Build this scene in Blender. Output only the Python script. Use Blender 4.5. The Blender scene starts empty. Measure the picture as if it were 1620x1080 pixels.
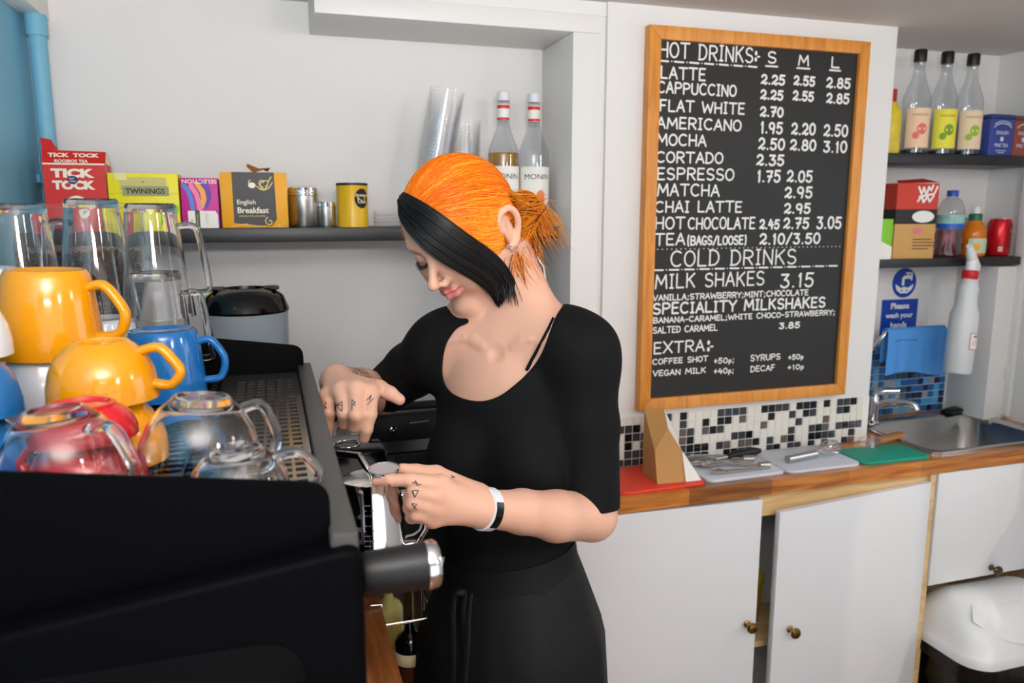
import bpy, bmesh, math, random
import numpy as np
from mathutils import Vector, Matrix, Euler, Quaternion
from mathutils.bvhtree import BVHTree
random.seed(7)
rng = np.random.default_rng(7)
PI = math.pi
sc = bpy.context.scene
COL = sc.collection

# ---------------------------------------------------------------- camera
YAW, PITCH, EYE, FPX = math.radians(17.4), math.radians(9.58), 1.54, 1215.0
cam_data = bpy.data.cameras.new('camera')
cam_data.sensor_width = 23.6
cam_data.lens = 23.6 * FPX / 1620.0
cam_data.clip_start = 0.02
cam_data.dof.use_dof = True
cam_data.dof.focus_distance = 1.18
cam_data.dof.aperture_fstop = 3.6
cam = bpy.data.objects.new('camera', cam_data)
cam.location = (0, 0, EYE)
cam.rotation_euler = (PI / 2 - PITCH, 0, -YAW)
COL.objects.link(cam)
sc.camera = cam
# measured camera axes, used to turn photo measurements into room positions
CF = np.array([math.sin(YAW) * math.cos(PITCH), math.cos(YAW) * math.cos(PITCH), -math.sin(PITCH)])
CR = np.array([math.cos(YAW), -math.sin(YAW), 0.0])
CU = np.cross(CR, CF)
CO = np.array([0, 0, EYE])
def ray(x, y): return CF + CR * (x - 810) / FPX - CU * (y - 540) / FPX
def at(x, y, zc): return CO + ray(x, y) * zc
def atY(x, y, Y): d = ray(x, y); return CO + d * (Y / d[1])
def atZ(x, y, Z): d = ray(x, y); return CO + d * ((Z - EYE) / d[2])

# ---------------------------------------------------------------- world and lamps
w = bpy.data.worlds.new('world'); sc.world = w; w.use_nodes = True
bg = w.node_tree.nodes['Background']
bg.inputs[0].default_value = (1.0, 0.965, 0.95, 1); bg.inputs[1].default_value = 1.6
def area(name, loc, aim, size, energy, color=(1, 1, 1), size_y=None):
    l = bpy.data.lights.new(name, 'AREA'); l.energy = energy; l.color = color; l.size = size
    if size_y: l.shape = 'RECTANGLE'; l.size_y = size_y
    o = bpy.data.objects.new(name, l); COL.objects.link(o); o.location = loc
    o.rotation_euler = (Vector(aim) - Vector(loc)).to_track_quat('-Z', 'Y').to_euler()
    return o
area('key_lamp', (1.0, -0.45, 1.93), (0.75, 1.7, 1.35), 0.16, 5.0, (1.0, 0.95, 0.90))
area('second_lamp', (1.75, 0.35, 1.97), (0.7, 1.8, 1.4), 0.20, 3.0, (1.0, 0.97, 0.95))
area('bounced_flash', (0.02, -0.25, 1.74), (0.03, -0.15, 2.02), 0.30, 46, (1.0, 0.965, 0.95))
area('window_daylight', (2.5, 0.75, 1.5), (1.2, 0.85, 1.1), 0.9, 6, (0.58, 0.76, 1.0), 0.8)
sun_l = bpy.data.lights.new('sun', 'SUN'); sun_l.energy = .7; sun_l.angle = 0.02; sun_l.color = (1, .93, .7)
sun = bpy.data.objects.new('sun', sun_l); COL.objects.link(sun)
sun.rotation_euler = Vector((-0.62, 0.9, -0.80)).to_track_quat('-Z', 'Y').to_euler()
sc.cycles.max_bounces = 16; sc.cycles.transmission_bounces = 16; sc.cycles.transparent_max_bounces = 64
sc.view_settings.view_transform = 'Standard'
sc.view_settings.look = 'None'
sc.view_settings.exposure = -0.07
sc.view_settings.gamma = 1.0
sc.view_settings.use_curve_mapping = False

# ---------------------------------------------------------------- materials
def srgb(r, g, b):
    def c(v):
        v /= 255.0
        return v / 12.92 if v <= 0.04045 else ((v + 0.055) / 1.055) ** 2.4
    return (c(r), c(g), c(b), 1.0)
def mat(name, col, rough=0.5, metal=0.0, spec=0.5, var=0.0, scale=20, bump=0.0, bscale=60, stretch=None, coat=0.0,
        sss=0.0, trans=0.0, ior=1.45, sheen=0.0):
    m = bpy.data.materials.new(name); m.use_nodes = True
    nt = m.node_tree; p = nt.nodes['Principled BSDF']
    if len(col) == 3: col = srgb(*col)
    p.inputs['Base Color'].default_value = col
    p.inputs['Roughness'].default_value = rough
    p.inputs['Metallic'].default_value = metal
    p.inputs['Specular IOR Level'].default_value = spec
    p.inputs['IOR'].default_value = ior
    if coat: p.inputs['Coat Weight'].default_value = coat; p.inputs['Coat Roughness'].default_value = 0.05
    if trans: p.inputs['Transmission Weight'].default_value = trans
    if sheen: p.inputs['Sheen Weight'].default_value = sheen
    if sss:
        p.inputs['Subsurface Weight'].default_value = sss
        p.inputs['Subsurface Radius'].default_value = (0.012, 0.005, 0.003)
        p.inputs['Subsurface Scale'].default_value = 1.0
    if var or bump:
        tc = nt.nodes.new('ShaderNodeTexCoord'); mp = nt.nodes.new('ShaderNodeMapping')
        nt.links.new(tc.outputs['Object'], mp.inputs[0])
        if stretch: mp.inputs['Scale'].default_value = stretch
    if var:
        n = nt.nodes.new('ShaderNodeTexNoise'); n.inputs['Scale'].default_value = scale; n.inputs['Detail'].default_value = 6
        nt.links.new(mp.outputs[0], n.inputs['Vector'])
        mx = nt.nodes.new('ShaderNodeMix'); mx.data_type = 'RGBA'
        mx.inputs['A'].default_value = tuple(max(0, c * (1 - var)) for c in col[:3]) + (1,)
        mx.inputs['B'].default_value = tuple(min(1, c * (1 + var)) for c in col[:3]) + (1,)
        nt.links.new(n.outputs['Fac'], mx.inputs['Factor'])
        nt.links.new(mx.outputs['Result'], p.inputs['Base Color'])
    if bump:
        n2 = nt.nodes.new('ShaderNodeTexNoise'); n2.inputs['Scale'].default_value = bscale; n2.inputs['Detail'].default_value = 4
        nt.links.new(mp.outputs[0], n2.inputs['Vector'])
        b = nt.nodes.new('ShaderNodeBump'); b.inputs['Strength'].default_value = bump; b.inputs['Distance'].default_value = 0.002
        nt.links.new(n2.outputs['Fac'], b.inputs['Height']); nt.links.new(b.outputs[0], p.inputs['Normal'])
    return m
def wood(name, c1, c2, rough=0.4, axis='X', scale=9.0, coat=0.0, planks=0.0):
    m = bpy.data.materials.new(name); m.use_nodes = True
    nt = m.node_tree; p = nt.nodes['Principled BSDF']; p.inputs['Roughness'].default_value = rough
    if coat: p.inputs['Coat Weight'].default_value = coat; p.inputs['Coat Roughness'].default_value = 0.15
    tc = nt.nodes.new('ShaderNodeTexCoord'); mp = nt.nodes.new('ShaderNodeMapping')
    nt.links.new(tc.outputs['Object'], mp.inputs[0])
    mp.inputs['Scale'].default_value = {'X': (0.6, 6, 6), 'Y': (6, 0.6, 6), 'Z': (6, 6, 0.6)}[axis]
    n = nt.nodes.new('ShaderNodeTexNoise'); n.inputs['Scale'].default_value = scale; n.inputs['Detail'].default_value = 8
    n.inputs['Distortion'].default_value = 1.2
    nt.links.new(mp.outputs[0], n.inputs['Vector'])
    r = nt.nodes.new('ShaderNodeValToRGB')
    r.color_ramp.elements[0].position = 0.32; r.color_ramp.elements[0].color = srgb(*c1)
    r.color_ramp.elements[1].position = 0.68; r.color_ramp.elements[1].color = srgb(*c2)
    nt.links.new(n.outputs['Fac'], r.inputs[0])
    out = r.outputs[0]
    if planks:
        br = nt.nodes.new('ShaderNodeTexNoise'); br.noise_dimensions = '1D'
        sx = nt.nodes.new('ShaderNodeSeparateXYZ'); nt.links.new(tc.outputs['Object'], sx.inputs[0])
        ml = nt.nodes.new('ShaderNodeMath'); ml.operation = 'MULTIPLY'; ml.inputs[1].default_value = 1 / planks
        nt.links.new(sx.outputs[{'X': 0, 'Y': 1, 'Z': 2}[axis]], ml.inputs[0])
        fl = nt.nodes.new('ShaderNodeMath'); fl.operation = 'FLOOR'; nt.links.new(ml.outputs[0], fl.inputs[0])
        wn = nt.nodes.new('ShaderNodeTexWhiteNoise'); wn.noise_dimensions = '1D'; nt.links.new(fl.outputs[0], wn.inputs['W'])
        mr = nt.nodes.new('ShaderNodeMapRange'); mr.inputs['To Min'].default_value = 0.55; mr.inputs['To Max'].default_value = 1.25
        nt.links.new(wn.outputs['Value'], mr.inputs['Value'])
        hs = nt.nodes.new('ShaderNodeHueSaturation'); nt.links.new(out, hs.inputs['Color']); nt.links.new(mr.outputs[0], hs.inputs['Value'])
        out = hs.outputs[0]
    nt.links.new(out, p.inputs['Base Color'])
    return m
def thin_clear(name, tint=(255, 255, 255), gloss=0.12, rough=0.04, haze=0.0):
    # clear thin plastic / thin-walled glass
    m = bpy.data.materials.new(name); m.use_nodes = True
    nt = m.node_tree; nt.nodes.clear()
    o = nt.nodes.new('ShaderNodeOutputMaterial'); t = nt.nodes.new('ShaderNodeBsdfTransparent'); t.inputs[0].default_value = srgb(*tint)
    g = nt.nodes.new('ShaderNodeBsdfGlossy'); g.inputs['Roughness'].default_value = rough
    lw = nt.nodes.new('ShaderNodeLayerWeight'); lw.inputs['Blend'].default_value = .5
    fr = nt.nodes.new('ShaderNodeMath'); fr.operation = 'POWER'; fr.inputs[1].default_value = 3.5; nt.links.new(lw.outputs['Facing'], fr.inputs[0])
    ad = nt.nodes.new('ShaderNodeMath'); ad.operation = 'ADD'; ad.inputs[1].default_value = gloss; ad.use_clamp = True
    mx = nt.nodes.new('ShaderNodeMixShader')
    nt.links.new(fr.outputs[0], ad.inputs[0]); nt.links.new(ad.outputs[0], mx.inputs[0])
    base = t.outputs[0]
    if haze:
        df = nt.nodes.new('ShaderNodeBsdfDiffuse'); df.inputs[0].default_value = srgb(235, 235, 238)
        m2 = nt.nodes.new('ShaderNodeMixShader'); m2.inputs[0].default_value = haze
        nt.links.new(t.outputs[0], m2.inputs[1]); nt.links.new(df.outputs[0], m2.inputs[2]); base = m2.outputs[0]
    nt.links.new(base, mx.inputs[1]); nt.links.new(g.outputs[0], mx.inputs[2]); nt.links.new(mx.outputs[0], o.inputs[0])
    return m

M = {}
M['wall'] = mat('wall_white', (226, 224, 222), 0.6, var=0.03, scale=3, bump=0.15, bscale=90)
M['trimwhite'] = mat('trim_white', (228, 226, 223), 0.45)
M['ceil'] = mat('ceiling_white', (214, 210, 206), 0.8, bump=0.2, bscale=60)
M['blue_wall'] = mat('wall_blue', (118, 180, 206), 0.5, var=0.06, scale=4, bump=0.3, bscale=50)
M['black'] = mat('black_paint', (24, 24, 26), 0.35)
M['shelf'] = mat('shelf_black', (38, 38, 42), 0.4, var=0.2, scale=8)
M['gloss_black'] = mat('gloss_black', (8, 8, 10), 0.12)
M['plastic_black'] = mat('plastic_black', (18, 18, 20), 0.45)
M['steel'] = mat('brushed_steel', (190, 188, 184), 0.28, 1.0, var=0.08, scale=120, stretch=(1, 1, 0.05))
M['chrome'] = mat('chrome', (225, 225, 228), 0.06, 1.0)
M['white'] = mat('white_plastic', (236, 236, 236), 0.35)
M['paper'] = mat('paper_white', (238, 236, 230), 0.7)
M['brass'] = mat('brass', (150, 118, 62), 0.25, 1.0)
M['floor'] = wood('floor_boards', (92, 64, 40), (140, 100, 62), 0.5, 'Y', 5)
M['counter'] = wood('worktop_oiled_wood', (146, 78, 24), (212, 136, 56), 0.28, 'X', 7, 0.35, 0.23)
M['counter_y'] = wood('worktop_dark_wood', (100, 54, 22), (165, 96, 42), 0.3, 'Y', 8, 0.3, 0.31)
M['ply'] = wood('plywood', (205, 165, 110), (232, 200, 148), 0.6, 'X', 7)
M['oak'] = wood('frame_orange_wood', (200, 122, 40), (226, 152, 62), 0.4, 'Z', 10)
M['melamine'] = mat('cupboard_white', (224, 224, 226), 0.4)
M['chalk'] = mat('chalkboard_black', (33, 32, 31), 0.55, var=0.25, scale=5)
M['chalkpen'] = mat('chalk_pen_white', (232, 230, 226), 0.8)
M['ink'] = mat('ink_black', (22, 22, 22), 0.6)
M['dark'] = mat('dark_interior', (30, 28, 28), 0.8)
GL = mat('clear_glass', (255, 255, 255), 0.02, trans=1.0, ior=1.47); M['glass'] = GL
M['clear'] = thin_clear('clear_plastic', (255, 255, 255), 0.03, 0.06, 0.02)
M['clear_bottle'] = thin_clear('clear_bottle', (244, 246, 248), 0.08, 0.03)

# ---------------------------------------------------------------- mesh helpers
class MB:
    def __init__(s): s.v = []; s.f = []; s.m = []
    def add(s, vs, fs, mi=0, X=None):
        o = len(s.v)
        for v in vs:
            v = Vector(v)
            s.v.append(tuple(X @ v) if X is not None else tuple(v))
        for f in fs: s.f.append(tuple(i + o for i in f)); s.m.append(mi)
    def bm(s, b, mi=0, X=None):
        b.verts.ensure_lookup_table(); b.verts.index_update()
        s.add([v.co.copy() for v in b.verts], [[v.index for v in f.verts] for f in b.faces], mi, X); b.free()
    def box(s, x0, x1, y0, y1, z0, z1, mi=0, bev=0.0, seg=2, X=None):
        b = bmesh.new(); bmesh.ops.create_cube(b, size=1)
        for v in b.verts: v.co = ((x0 + x1) / 2 + v.co.x * (x1 - x0), (y0 + y1) / 2 + v.co.y * (y1 - y0), (z0 + z1) / 2 + v.co.z * (z1 - z0))
        if bev: bmesh.ops.bevel(b, geom=list(b.edges), offset=bev, segments=seg, affect='EDGES', profile=0.5)
        s.bm(b, mi, X)
    def lathe(s, prof, mi=0, seg=32, X=None, cap=True, sx=1.0, sy=1.0):
        vs = []; fs = []; n = len(prof)
        for r, z in prof:
            for k in range(seg):
                a = 2 * PI * k / seg; vs.append((sx * r * math.cos(a), sy * r * math.sin(a), z))
        for i in range(n - 1):
            for k in range(seg):
                k2 = (k + 1) % seg
                fs.append((i * seg + k, i * seg + k2, (i + 1) * seg + k2, (i + 1) * seg + k))
        if cap:
            if prof[0][0] > 1e-5: fs.append(tuple(range(seg))[::-1])
            if prof[-1][0] > 1e-5: fs.append(tuple((n - 1) * seg + k for k in range(seg)))
        s.add(vs, fs, mi, X)
    def tube(s, pts, r, mi=0, seg=10, closed=False, X=None, flat=1.0, up=None):
        P = [Vector(p) for p in pts]; n = len(P)
        R = r if isinstance(r, (list, tuple)) else [r] * n
        vs = []; fs = []; nrm = None
        for i in range(n):
            a = P[(i - 1) % n] if (closed or i > 0) else P[i]; b = P[(i + 1) % n] if (closed or i < n - 1) else P[i]
            t = (b - a).normalized()
            if nrm is None:
                ref = Vector(up) if up else (Vector((0, 0, 1)) if abs(t.z) < 0.9 else Vector((1, 0, 0)))
                nrm = (ref - t * ref.dot(t)).normalized()
            else: nrm = (nrm - t * nrm.dot(t)).normalized()
            bi = t.cross(nrm)
            for k in range(seg):
                an = 2 * PI * k / seg
                vs.append(P[i] + nrm * (R[i] * math.cos(an)) + bi * (R[i] * flat * math.sin(an)))
        for i in range(n if closed else n - 1):
            j = (i + 1) % n
            for k in range(seg):
                k2 = (k + 1) % seg
                fs.append((i * seg + k, i * seg + k2, j * seg + k2, j * seg + k))
        if not closed:
            fs.append(tuple(range(seg))[::-1]); fs.append(tuple((n - 1) * seg + k for k in range(seg)))
        s.add(vs, fs, mi, X)
    def prism(s, outline, z0, z1, mi=0, X=None, bev=0.0):
        # outline in local xy, extruded along z
        b = bmesh.new(); lo = [b.verts.new((x, y, z0)) for x, y in outline]; hi = [b.verts.new((x, y, z1)) for x, y in outline]
        n = len(outline); b.faces.new(lo[::-1]); b.faces.new(hi)
        for i in range(n): b.faces.new((lo[i], lo[(i + 1) % n], hi[(i + 1) % n], hi[i]))
        bmesh.ops.recalc_face_normals(b, faces=list(b.faces))
        if bev:
            es = [e for e in b.edges if abs(e.verts[0].co.z - e.verts[1].co.z) < 1e-6]
            bmesh.ops.bevel(b, geom=es, offset=bev, segments=2, affect='EDGES', profile=0.5)
        s.bm(b, mi, X)
    def ball(s, c, r, mi=0, seg=16, X=None):
        b = bmesh.new(); bmesh.ops.create_uvsphere(b, u_segments=seg, v_segments=max(6, seg // 2), radius=1)
        r = r if isinstance(r, (tuple, list)) else (r, r, r)
        for v in b.verts: v.co = Vector((c[0] + v.co.x * r[0], c[1] + v.co.y * r[1], c[2] + v.co.z * r[2]))
        s.bm(b, mi, X)
    def sheet(s, fn, nu, nv, mi=0, thick=0.0, X=None):
        vs = [Vector(fn(i / nu, j / nv)) for j in range(nv + 1) for i in range(nu + 1)]
        fs = [(j * (nu + 1) + i, j * (nu + 1) + i + 1, (j + 1) * (nu + 1) + i + 1, (j + 1) * (nu + 1) + i) for j in range(nv) for i in range(nu)]
        if thick:
            b = bmesh.new(); bv = [b.verts.new(v) for v in vs]
            for f in fs: b.faces.new([bv[i] for i in f])
            bmesh.ops.recalc_face_normals(b, faces=list(b.faces))
            bmesh.ops.solidify(b, geom=list(b.faces), thickness=thick); s.bm(b, mi, X)
        else: s.add(vs, fs, mi, X)
    def build(s, name, mats, parent=None, loc=None, rot=None, sharp=38):
        me = bpy.data.meshes.new(name); me.from_pydata(s.v, [], s.f); 
        if not isinstance(mats, (list, tuple)): mats = [mats]
        for m in mats: me.materials.append(m)
        me.polygons.foreach_set('material_index', s.m)
        me.polygons.foreach_set('use_smooth', [True] * len(s.f))
        me.set_sharp_from_angle(angle=math.radians(sharp)); me.update()
        o = bpy.data.objects.new(name, me); COL.objects.link(o)
        if parent is not None: o.parent = parent
        if loc is not None: o.location = loc
        if rot is not None: o.rotation_euler = rot
        return o
def tag(o, label, cat, group=None):
    o['label'] = label; o['category'] = cat
    if group: o['group'] = group
    return o
def empty(name, label, cat, loc=(0, 0, 0), rz=0.0, group=None, rot=None):
    o = bpy.data.objects.new(name, None); COL.objects.link(o); o.location = loc
    o.empty_display_size = 0.05
    o.rotation_euler = rot if rot is not None else (0, 0, rz)
    return tag(o, label, cat, group)
def struct(o): o['kind'] = 'structure'; return o
def dup(root, loc, label, rz=None, rot=None, scale=None, group=None):
    r = root.copy(); COL.objects.link(r); r.location = loc; r['label'] = label
    if rz is not None: r.rotation_euler = (0, 0, rz)
    if rot is not None: r.rotation_euler = rot
    if scale is not None: r.scale = (scale,) * 3
    if group: r['group'] = group
    for ch in list(root.children):
        c = ch.copy(); COL.objects.link(c); c.parent = r
        for g in list(ch.children):
            d = g.copy(); COL.objects.link(d); d.parent = c
    return r
def LOC(x, y, z): return Matrix.Translation((x, y, z))
def ROT(a, ax): return Matrix.Rotation(a, 4, ax)
def frame(o, ex, ey):
    ex = Vector(ex).normalized(); ey = Vector(ey).normalized(); ez = ex.cross(ey)
    m = Matrix.Identity(4)
    for i in range(3): m[i][0] = ex[i]; m[i][1] = ey[i]; m[i][2] = ez[i]; m[i][3] = o[i]
    return m
_tc = {}
def text_geo(s, bold=0.0):
    k = (s, bold)
    if k not in _tc:
        c = bpy.data.curves.new('t', 'FONT'); c.body = s; c.offset = bold; c.resolution_u = 3
        o = bpy.data.objects.new('t', c); COL.objects.link(o)
        dg = bpy.context.evaluated_depsgraph_get(); e = o.evaluated_get(dg); me = e.to_mesh()
        vs = np.array([v.co[:2] for v in me.vertices]).reshape(-1, 2); fs = [tuple(p.vertices) for p in me.polygons]
        e.to_mesh_clear(); bpy.data.objects.remove(o); bpy.data.curves.remove(c)
        mn = vs.min(0); mxx = vs.max(0); _tc[k] = ((vs - mn), fs, mxx - mn)
    return _tc[k]
def put_text(mb, s, X, x, y, h, w=None, mi=0, bold=0.0, z=0.0, warp=None, center=False):
    # lettering in the xy plane of frame X: lower-left at x,y, letter height h, optional total width w
    vs, fs, sz = text_geo(s, bold)
    kx = (w / sz[0]) if w else h / sz[1]; ky = h / sz[1]
    if center: x -= kx * sz[0] / 2
    pts = [(x + a * kx, y + b * ky, z) for a, b in vs]
    if warp: pts = [warp(p) for p in pts]
    mb.add(pts, fs, mi, X)
# one-line hand lettering: strokes on a 1x1 cell
def arc(cx, cy, rx, ry, a0, a1, n=9):
    return [(cx + rx * math.cos(math.radians(a0 + (a1 - a0) * i / n)), cy + ry * math.sin(math.radians(a0 + (a1 - a0) * i / n))) for i in range(n + 1)]
def glyphs():
    G = {}
    G['A'] = [[(0, 0), (.5, 1), (1, 0)], [(.18, .35), (.82, .35)]]
    G['B'] = [[(.05, 0), (.05, 1)], [(.05, 1)] + arc(.5, .76, .38, .24, 90, -90) + [(.05, .52)], [(.5, .52)] + arc(.52, .26, .43, .26, 90, -90) + [(.05, 0)]]
    G['C'] = [arc(.55, .5, .53, .5, 50, 310, 14)]
    G['D'] = [[(.08, 0), (.08, 1)], [(.0, 1), (.3, 1)] + arc(.35, .5, .6, .5, 90, -90, 12) + [(.0, 0)]]
    G['E'] = [[(.92, 1), (.08, 1), (.08, 0), (.95, 0)], [(.08, .52), (.8, .52)]]
    G['F'] = [[(.92, 1), (.08, 1), (.08, 0)], [(.08, .5), (.75, .5)]]
    G['G'] = [arc(.52, .5, .5, .5, 50, 340, 14) + [(.98, .42), (.6, .42)]]
    G['H'] = [[(.06, 0), (.06, 1)], [(.94, 0), (.94, 1)], [(.06, .5), (.94, .5)]]
    G['I'] = [[(.5, 0), (.5, 1)], [(.15, 1), (.85, 1)], [(.15, 0), (.85, 0)]]
    G['K'] = [[(.08, 0), (.08, 1)], [(.92, 1), (.1, .45)], [(.35, .6), (.95, 0)]]
    G['L'] = [[(.08, 1), (.08, 0), (.95, 0)]]
    G['M'] = [[(.02, 0), (.12, 1), (.5, .3), (.88, 1), (.98, 0)]]
    G['N'] = [[(.06, 0), (.06, 1), (.94, 0), (.94, 1)]]
    G['O'] = [arc(.5, .5, .5, .5, 90, 450, 18)]
    G['P'] = [[(.08, 0), (.08, 1)], [(.08, 1), (.45, 1)] + arc(.5, .74, .45, .26, 90, -90) + [(.08, .48)]]
    G['R'] = G['P'] + [[(.45, .48), (.95, 0)]]
    G['S'] = [arc(.5, .75, .42, .25, 30, 270, 10) + arc(.5, .25, .45, .25, 90, -150, 10)]
    G['T'] = [[(.5, 0), (.5, 1)], [(.0, 1), (1, 1)]]
    G['U'] = [[(.06, 1), (.06, .35)] + arc(.5, .35, .44, .35, 180, 360) + [(.94, 1)]]
    G['V'] = [[(0, 1), (.45, 0), (1, 1)]]
    G['W'] = [[(0, 1), (.22, 0), (.5, .75), (.78, 0), (1, 1)]]
    G['X'] = [[(0, 1), (1, 0)], [(1, 1), (0, 0)]]
    G['Y'] = [[(0, 1), (.5, .5), (1, 1)], [(.5, .5), (.5, 0)]]
    G['0'] = [arc(.5, .5, .45, .5, 90, 450, 16)]
    G['1'] = [[(.3, .8), (.6, 1), (.6, 0)]]
    G['2'] = [arc(.48, .7, .4, .3, 165, -35, 9) + [(.08, .06)] + arc(.3, .09, .16, .09, 180, 60, 4) + [(.7, .0), (.98, .12)]]
    G['3'] = [[(.1, .98), (.85, .98), (.42, .58)] + arc(.45, .3, .45, .3, 80, -150, 11)]
    G['4'] = [[(.4, 1), (.05, .4), (.95, .4)], [(.7, .75), (.7, 0)]]
    G['5'] = [[(.9, 1), (.22, 1), (.15, .55)] + arc(.45, .32, .45, .32, 110, -150, 11)]
    G['7'] = [[(.05, .98), (.92, 1), (.4, 0)], [(.25, .5), (.85, .5)]]
    G['8'] = [arc(.5, .76, .34, .24, 90, 450, 14), arc(.5, .26, .45, .26, 90, 450, 14)]
    G['9'] = [arc(.45, .7, .4, .3, 0, 360, 14) + [(.85, .6), (.7, 0)]]
    G['.'] = [[(.45, .03), (.55, .03)]]; G['-'] = [[(.1, .45), (.9, .45)]]; G['+'] = [[(.1, .5), (.9, .5)], [(.5, .85), (.5, .15)]]
    G['/'] = [[(.05, -.05), (.95, 1.05)]]; G[';'] = [[(.5, .68), (.5, .62)], [(.5, .15), (.35, -.15)]]
    G['('] = [arc(.9, .5, .6, .7, 120, 240)]; G[')'] = [arc(.1, .5, .6, .7, 60, -60)]
    G[':'] = [arc(.5, .85, .35, .16, 0, 360, 8), arc(.5, .12, .35, .16, 0, 360, 8)]
    G['p'] = [[(.15, -.3), (.15, .55)], arc(.5, .3, .36, .28, 0, 360, 12)]
    return G
GLY = glyphs()
GW = {'I': .45, '1': .5, '.': .3, ';': .35, '(': .45, ')': .45, '-': .6, ':': .45, 'M': 1.1, 'W': 1.25, 'L': .75, 'E': .75, 'F': .75, ' ': .55, '/': .7, '+': .7, 'p': .6, 'C': .9, 'S': .8, 'T': .9}
_rz = [0]
def ribbon(mb, pts, hw, X, mi=0, z=0.0):
    _rz[0] += 1; z0 = z
    def nz():
        _rz[0] += 1; return z0 + (_rz[0] % 61) * 4e-6
    for a, b in zip(pts[:-1], pts[1:]):
        a = Vector((a[0], a[1])); b = Vector((b[0], b[1])); d = (b - a)
        if d.length < 1e-7: continue
        n = Vector((-d.y, d.x)).normalized() * hw; z = nz()
        mb.add([(*(a + n), z), (*(a - n), z), (*(b - n), z), (*(b + n), z)], [(0, 1, 2, 3)], mi, X)
    for p in pts:
        z = nz()
        mb.add([(p[0] + hw * math.cos(k * PI / 4), p[1] + hw * math.sin(k * PI / 4), z) for k in range(8)], [tuple(range(8))], mi, X)
def hand_text(mb, s, X, x, y, w, h, hw, mi=0, gap=0.22):
    tot = sum(GW.get(c, .85) for c in s) + gap * (len(s) - 1); k = w / tot; cx = x
    for c in s:
        gw = GW.get(c, .85) * k
        dy = random.uniform(-.02, .02) * h; hh = h * random.uniform(.97, 1.03)
        for st in GLY.get(c, []):
            ribbon(mb, [(cx + px * gw, y + dy + py * hh) for px, py in st], hw, X, mi)
        cx += gw + gap * k
# ---------------------------------------------------------------- the room
PY, BY, CZ = 1.736, 1.95, 2.021      # front of the pier, back of the niche, ceiling
LX, RX = -0.47, 2.215
def wallbox(name, x0, x1, y0, y1, z0, z1, m, bev=0):
    b = MB(); b.box(x0, x1, y0, y1, z0, z1, 0, bev); return struct(b.build(name, m))
wallbox('floor', LX - .1, RX + .1, -1.7, 2.05, -0.05, 0, M['floor'])
wallbox('ceiling', LX - .1, RX + .1, -1.7, 2.05, CZ, CZ + .06, M['ceil'])
wallbox('wall_left', LX - .1, LX, -1.7, BY, 0, CZ, M['blue_wall'])
wallbox('wall_back', LX - .1, RX + .1, BY, BY + .1, 0, CZ, M['wall'])
wallbox('wall_pier', 0.778, 1.613, PY, BY, 0, CZ, M['wall'])
b = MB()   # niche surround: jamb and deep lintel with a shadow gap before the pier
b.box(0.692, 0.762, PY, BY, 0, 1.949, 0, 0.002); b.box(0.113, 0.762, PY, BY, 1.949, 1.990, 0, 0.002)
b.box(0.762, 0.778, PY + .012, BY, 0, CZ, 0); b.box(0.113, 0.778, PY + .008, BY, 1.990, CZ, 0)
struct(b.build('trim_1', M['trimwhite']))
b = MB()   # right wall with a window opening
b.box(RX, RX + .1, 1.25, BY, 0, CZ); b.box(RX, RX + .1, -1.7, 0.2, 0, CZ)
b.box(RX, RX + .1, 0.2, 1.25, 0, 0.95); b.box(RX, RX + .1, 0.2, 1.25, 1.93, CZ)
struct(b.build('wall_right', M['wall']))
b = MB()
b.box(RX - .02, RX + .03, 0.2, 0.25, .95, 1.93); b.box(RX - .02, RX + .03, 1.2, 1.25, .95, 1.93)
b.box(RX - .02, RX + .03, .25, 1.2, .95, 1.0); b.box(RX - .02, RX + .03, .25, 1.2, 1.88, 1.93); b.box(RX - .01, RX + .02, .70, .73, 1.0, 1.88)
b.box(RX - .06, RX + .03, 0.18, 1.27, .93, .95)
for k in range(20):
    z = 1.03 + k * 0.043
    b.box(-.016, .016, .26, 1.19, -.0008, .0008, 0, X=LOC(RX + .045, 0, z) @ ROT(math.radians(-35), 'Y'))
struct(b.build('window_1', M['trimwhite']))
# white boxing at the top of the pipe and by the sink
b = MB(); b.box(LX, LX + .045, 1.78, BY, 1.942, CZ, 0, .002); struct(b.build('trim_2', M['trimwhite']))
b = MB(); b.box(2.125, RX, 1.80, BY, .89, 1.375, 0, .003); struct(b.build('trim_3', M['trimwhite']))
b = MB(); b.box(RX - .018, RX, 1.78, 1.815, .9, CZ, 0, .003); b.box(RX - .026, RX - .018, 1.785, 1.81, 1.02, 1.06, 0, .001)
b.box(RX - .03, RX, 1.60, 1.66, .9, CZ, 0, .003)
struct(b.build('trim_4', M['trimwhite']))
# blue pipe in the corner
t = empty('waste_pipe', 'blue painted vertical pipe in the corner by the blue wall', 'pipe', (LX + .03, 1.90, 0))
b = MB(); b.tube([(0, 0, 0.0), (0, 0, 1.942)], .017, seg=18); b.tube([(0, 0, 1.90), (0, 0, 1.942)], .021, seg=18); b.build('pipe', M['blue_wall'], t)
for z in (1.60, .5):
    b = MB(); b.tube([(0, 0, z), (0, 0, z + .022)], .0205, seg=18); b.box(-.035, .028, .012, .05, z + .002, z + .02, 0, .001); b.build('clip', M['blue_wall'], t)

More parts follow.
